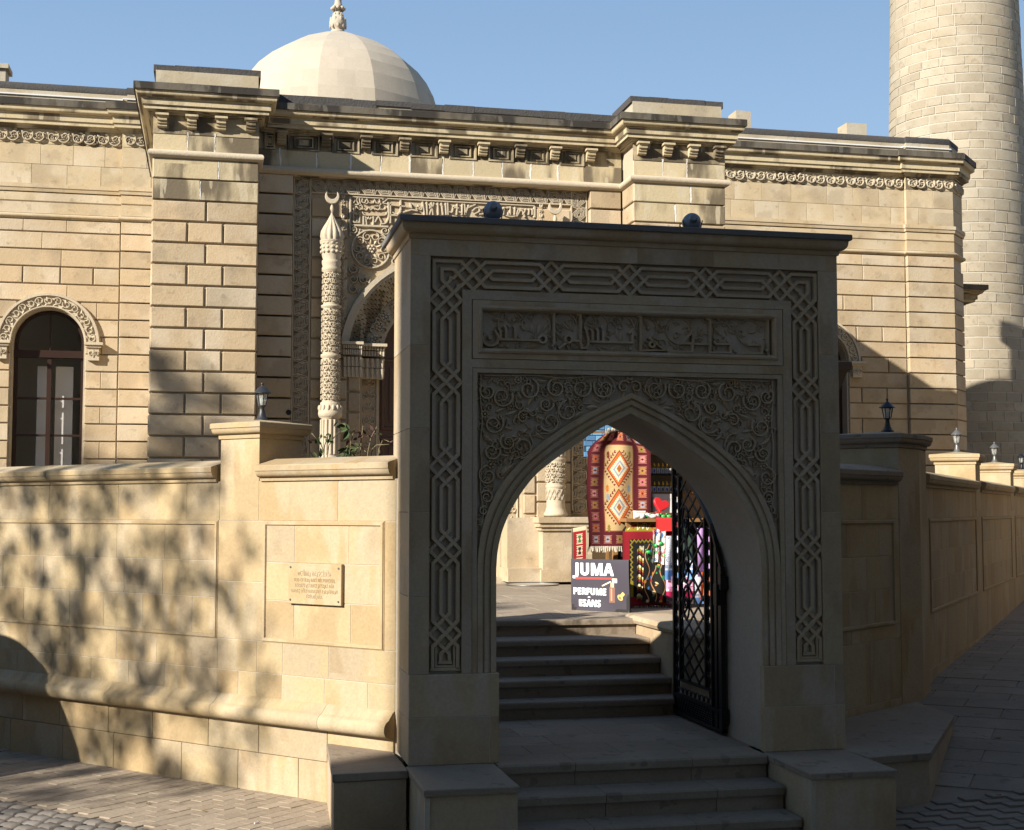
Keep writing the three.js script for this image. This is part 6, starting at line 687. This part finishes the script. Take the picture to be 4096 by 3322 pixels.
/* ---------- planting behind the wall ---------- */
{
  const b = thing('rose_bush', 'straggly rose bush with thin stems showing above the sunlit wall', 'bush'), c = crop(850, 1450, 0.3737), st = [], zz = -1.75, P = (x, y, z = zz) => { const q = c(x, y, z); return [q[0], q[1], z]; };
  for (const s of [[[1215, 1030], [1180, 900], [1130, 840], [1060, 760]], [[1225, 1010], [1240, 900], [1300, 800], [1370, 740]], [[1440, 1020], [1480, 860], [1510, 760], [1520, 710]], [[1590, 1010], [1585, 900], [1600, 780], [1610, 680]], [[1600, 1000], [1680, 860], [1760, 690]], [[1620, 980], [1700, 960], [1790, 880], [1890, 880]], [[1700, 990], [1780, 930], [1830, 820], [1890, 850]], [[1200, 1000], [1100, 990], [1040, 960]], [[1460, 960], [1540, 880], [1590, 900], [1640, 960]], [[1380, 1010], [1410, 930], [1450, 890]], [[1740, 1000], [1790, 840], [1775, 760]], [[1215, 960], [1200, 880], [1240, 760]]]) { const p = s.map(([x, y]) => P(x, y, zz + rr(-0.1, 0.1))); p[0] = [p[0][0], 0.70, p[0][2]]; st.push(tube(p, 0.0042, 14, 5)); }
  mesh('stems', st, mat(0.16, 0.13, 0.07), b);
  const lf = (x, y, s, a, g) => { const o = []; const A = [Math.cos(a), Math.sin(a)], pts = [[0, 0], [0.3, 0.22], [0.6, 0.24], [1, 0], [0.6, -0.24], [0.3, -0.22]].map(([q, r]) => [q * s * A[0] - r * s * A[1], q * s * A[1] + r * s * A[0], 0.12 * s * (Math.abs(r) > 0.1 ? 1 : -0.5)]); for (let i = 1; i < 5; i++) o.push(...pts[0], ...pts[i], ...pts[i + 1]); const p = P(x, y, zz + rr(-0.06, 0.06)); return mesh('leaf', fromTris(o).rotateX(rr(-0.6, 0.6)).rotateY(rr(-0.6, 0.6)), g, b).position.set(...p); };
  const G = [mat(0.035, 0.06, 0.02), mat(0.05, 0.08, 0.025), mat(0.07, 0.085, 0.03)], R = mat(0.11, 0.05, 0.04);
  for (const [x, y, n, s] of [[1330, 690, 3, 0.07], [1430, 715, 4, 0.08], [1220, 800, 5, 0.05], [1150, 830, 4, 0.05], [1440, 940, 9, 0.06], [1540, 920, 7, 0.05], [1160, 1010, 5, 0.05], [1800, 770, 2, 0.03], [1400, 1000, 6, 0.05], [1280, 850, 3, 0.05], [1480, 980, 5, 0.05]]) for (let i = 0; i < n; i++) lf(x + rr(-45, 45), y + rr(-25, 25), s * rr(0.7, 1.2), rr(0, 6.28), pick(G));
  for (const [x, y] of [[1020, 830], [1600, 770], [1640, 770], [1870, 850], [1720, 730], [1430, 880], [1550, 810]]) { lf(x, y, 0.05, rr(0, 6), R); lf(x + 6, y + 4, 0.04, rr(0, 6), R); }
}
{ const p = onZ(603 * 1.914, 862 * 1.914, -9.95), t = thing('wall_lamp_socket', 'small round black fitting fixed to the shaded portal recess', 'fitting', [p.x, p.y, -9.975]); mesh('ring', new THREE.TorusGeometry(0.028, 0.012, 8, 18), M.iron, t); mesh('boss', new THREE.CylinderGeometry(0.026, 0.03, 0.03, 14).rotateX(Math.PI / 2).translate(0, 0, 0.008), M.iron, t); }

/* ---------- what stands around the viewer and throws the shade ---------- */
function house(name, lab, pos, turn, w, h, d, m) { const t = thing(name, lab, 'house', pos, turn); mesh('wall', span(0, w, -1, h, -d, 0), m, t); mesh('eaves', span(-0.0, w, h, h + 0.3, -d - 0.2, 0.2), M.mosque, t); for (let x = 2; x < w - 2; x += 3.2) for (let y = 1.2; y < h - 2; y += 3.4) { const f = mesh('window', span(x, x + 1.1, y, y + 1.7, 0.0, 0.06), M.wood, t); mesh('pane', span(x + 0.1, x + 1.0, y + 0.1, y + 1.6, 0.06, 0.065), M.dark, f); mesh('sill', span(x - 0.1, x + 1.2, y - 0.1, y, 0.0, 0.14), M.mosque, f); } return t; }
house('town_house', 'tall stone town house across the street facing the gateway', [2.0, -0.5, 11], Math.PI, 23.15, 16.5, 8, M.mosques[2]);
house('lane_house', 'tall stone house along the dark side of the lane', [7.6 + 0.614 * 18, -0.5, 0.2 - 0.789 * 18], Math.PI + 52 * D2R, 25, 9, 7, M.mosques[1]);
function tree(name, lab, base, trunkH, crowns, n, leafS) {
  const t = thing(name, lab, 'tree', base), L = []; const tp = [[0, -0.6, 0], [0.1, trunkH * 0.5, 0.05], [0, trunkH, 0]]; mesh('trunk', [tube(tp, 0.16, 12, 8), ...crowns.slice(0, 9).map(([x, y, z]) => tube([[0, trunkH * 0.8, 0], [x * 0.5, (trunkH + y) / 2, z * 0.5], [x, y, z]], 0.03, 8, 6))], mat(0.10, 0.08, 0.06), t);
  const tri = []; for (const [x, y, z, rx, ry, rz, k] of crowns) for (let i = 0; i < n * k; i++) { const a = rr(0, 6.283), b = Math.acos(rr(-1, 1)), r = Math.cbrt(rnd()); const q = new THREE.Vector3(x + Math.sin(b) * Math.cos(a) * r * rx, y + Math.cos(b) * r * ry, z + Math.sin(b) * Math.sin(a) * r * rz), u = new THREE.Vector3(rr(-1, 1), rr(-1, 1), rr(-1, 1)).normalize().multiplyScalar(leafS * rr(0.6, 1.2)), v = new THREE.Vector3(rr(-1, 1), rr(-1, 1), rr(-1, 1)).cross(u).normalize().multiplyScalar(leafS * 0.5); tri.push(...q.clone().add(u).toArray(), ...q.clone().add(v).toArray(), ...q.clone().sub(u).toArray(), ...q.clone().add(u).toArray(), ...q.clone().sub(u).toArray(), ...q.clone().sub(v).toArray()); }
  mesh('crown', fromTris(tri), mat(0.06, 0.09, 0.03), t); return t;
}
const clumps = (n, cx, cy, cz, R, r0, r1, keep) => { const o = []; while (o.length < n) { const p = [rr(-1, 1), rr(-1, 1), rr(-1, 1)]; if (Math.hypot(...p) > 1 || (keep && !keep(p))) continue; const r = rr(r0, r1); o.push([cx + p[0] * R, cy + p[1] * R, cz + p[2] * R, r, r * 0.75, r, 1]); } return o; };
tree('street_tree', 'leafy street tree dappling the sunlit wall with shade', [-15.2, -0.4, 3.6], 5.2, clumps(520, 0, 7.7, 0, 2.2, 0.10, 0.22), 9, 0.075);
tree('street_tree', 'tall street tree beyond the wall shading the mosque base', [-17.3, -0.4, -2.6], 7.5, clumps(150, 0, 10.5, 0, 1.95, 0.25, 0.45), 34, 0.12);
tree('street_tree', 'slim street tree farther along beside the mosque wing', [-18.7, -0.4, -5.0], 7.5, clumps(70, 0, 10.3, 0, 1.6, 0.25, 0.45), 34, 0.12);
{ const t = thing('parked_van', 'grey parked van on the pavement beyond the picture edge', 'van', [-1.6, 0, -0.6], -47 * D2R), g = -0.43;
  const s = new THREE.Shape(); s.moveTo(-3.93, g + 0.25); s.lineTo(-3.93, 0.6); s.lineTo(-3.98, 0.86); s.lineTo(-4.2, 1.18); s.quadraticCurveTo(-4.5, 1.58, -4.9, 1.68); s.quadraticCurveTo(-5.2, 1.74, -6, 1.75); s.lineTo(-8.0, 1.7); s.lineTo(-8.3, 0.5); s.lineTo(-8.3, g + 0.25);
  mesh('body', extrude(s, 1.5, 0.03).translate(0, 0, 2.2), mat(0.16, 0.17, 0.18, null, { roughness: 0.35 }), t); for (const x of [-4.6, -7.5]) for (const z of [2.2, 3.68]) { const w = mesh('wheel', new THREE.CylinderGeometry(0.33, 0.33, 0.2, 20).rotateX(Math.PI / 2).translate(x, g + 0.33, z), M.iron, t); mesh('hub', new THREE.CylinderGeometry(0.17, 0.17, 0.22, 14).rotateX(Math.PI / 2).translate(x, g + 0.33, z), M.lampSilver, w); }
  for (const z of [2.16, 3.735]) mesh('side_window', span(-7.6, -4.8, 0.95, 1.5, z - 0.004, z + 0.004), M.dark, t); mesh('bumper', span(-3.9, -3.82, g + 0.25, g + 0.45, 2.25, 3.65), M.iron, t); }
renderer.render(scene, camera);
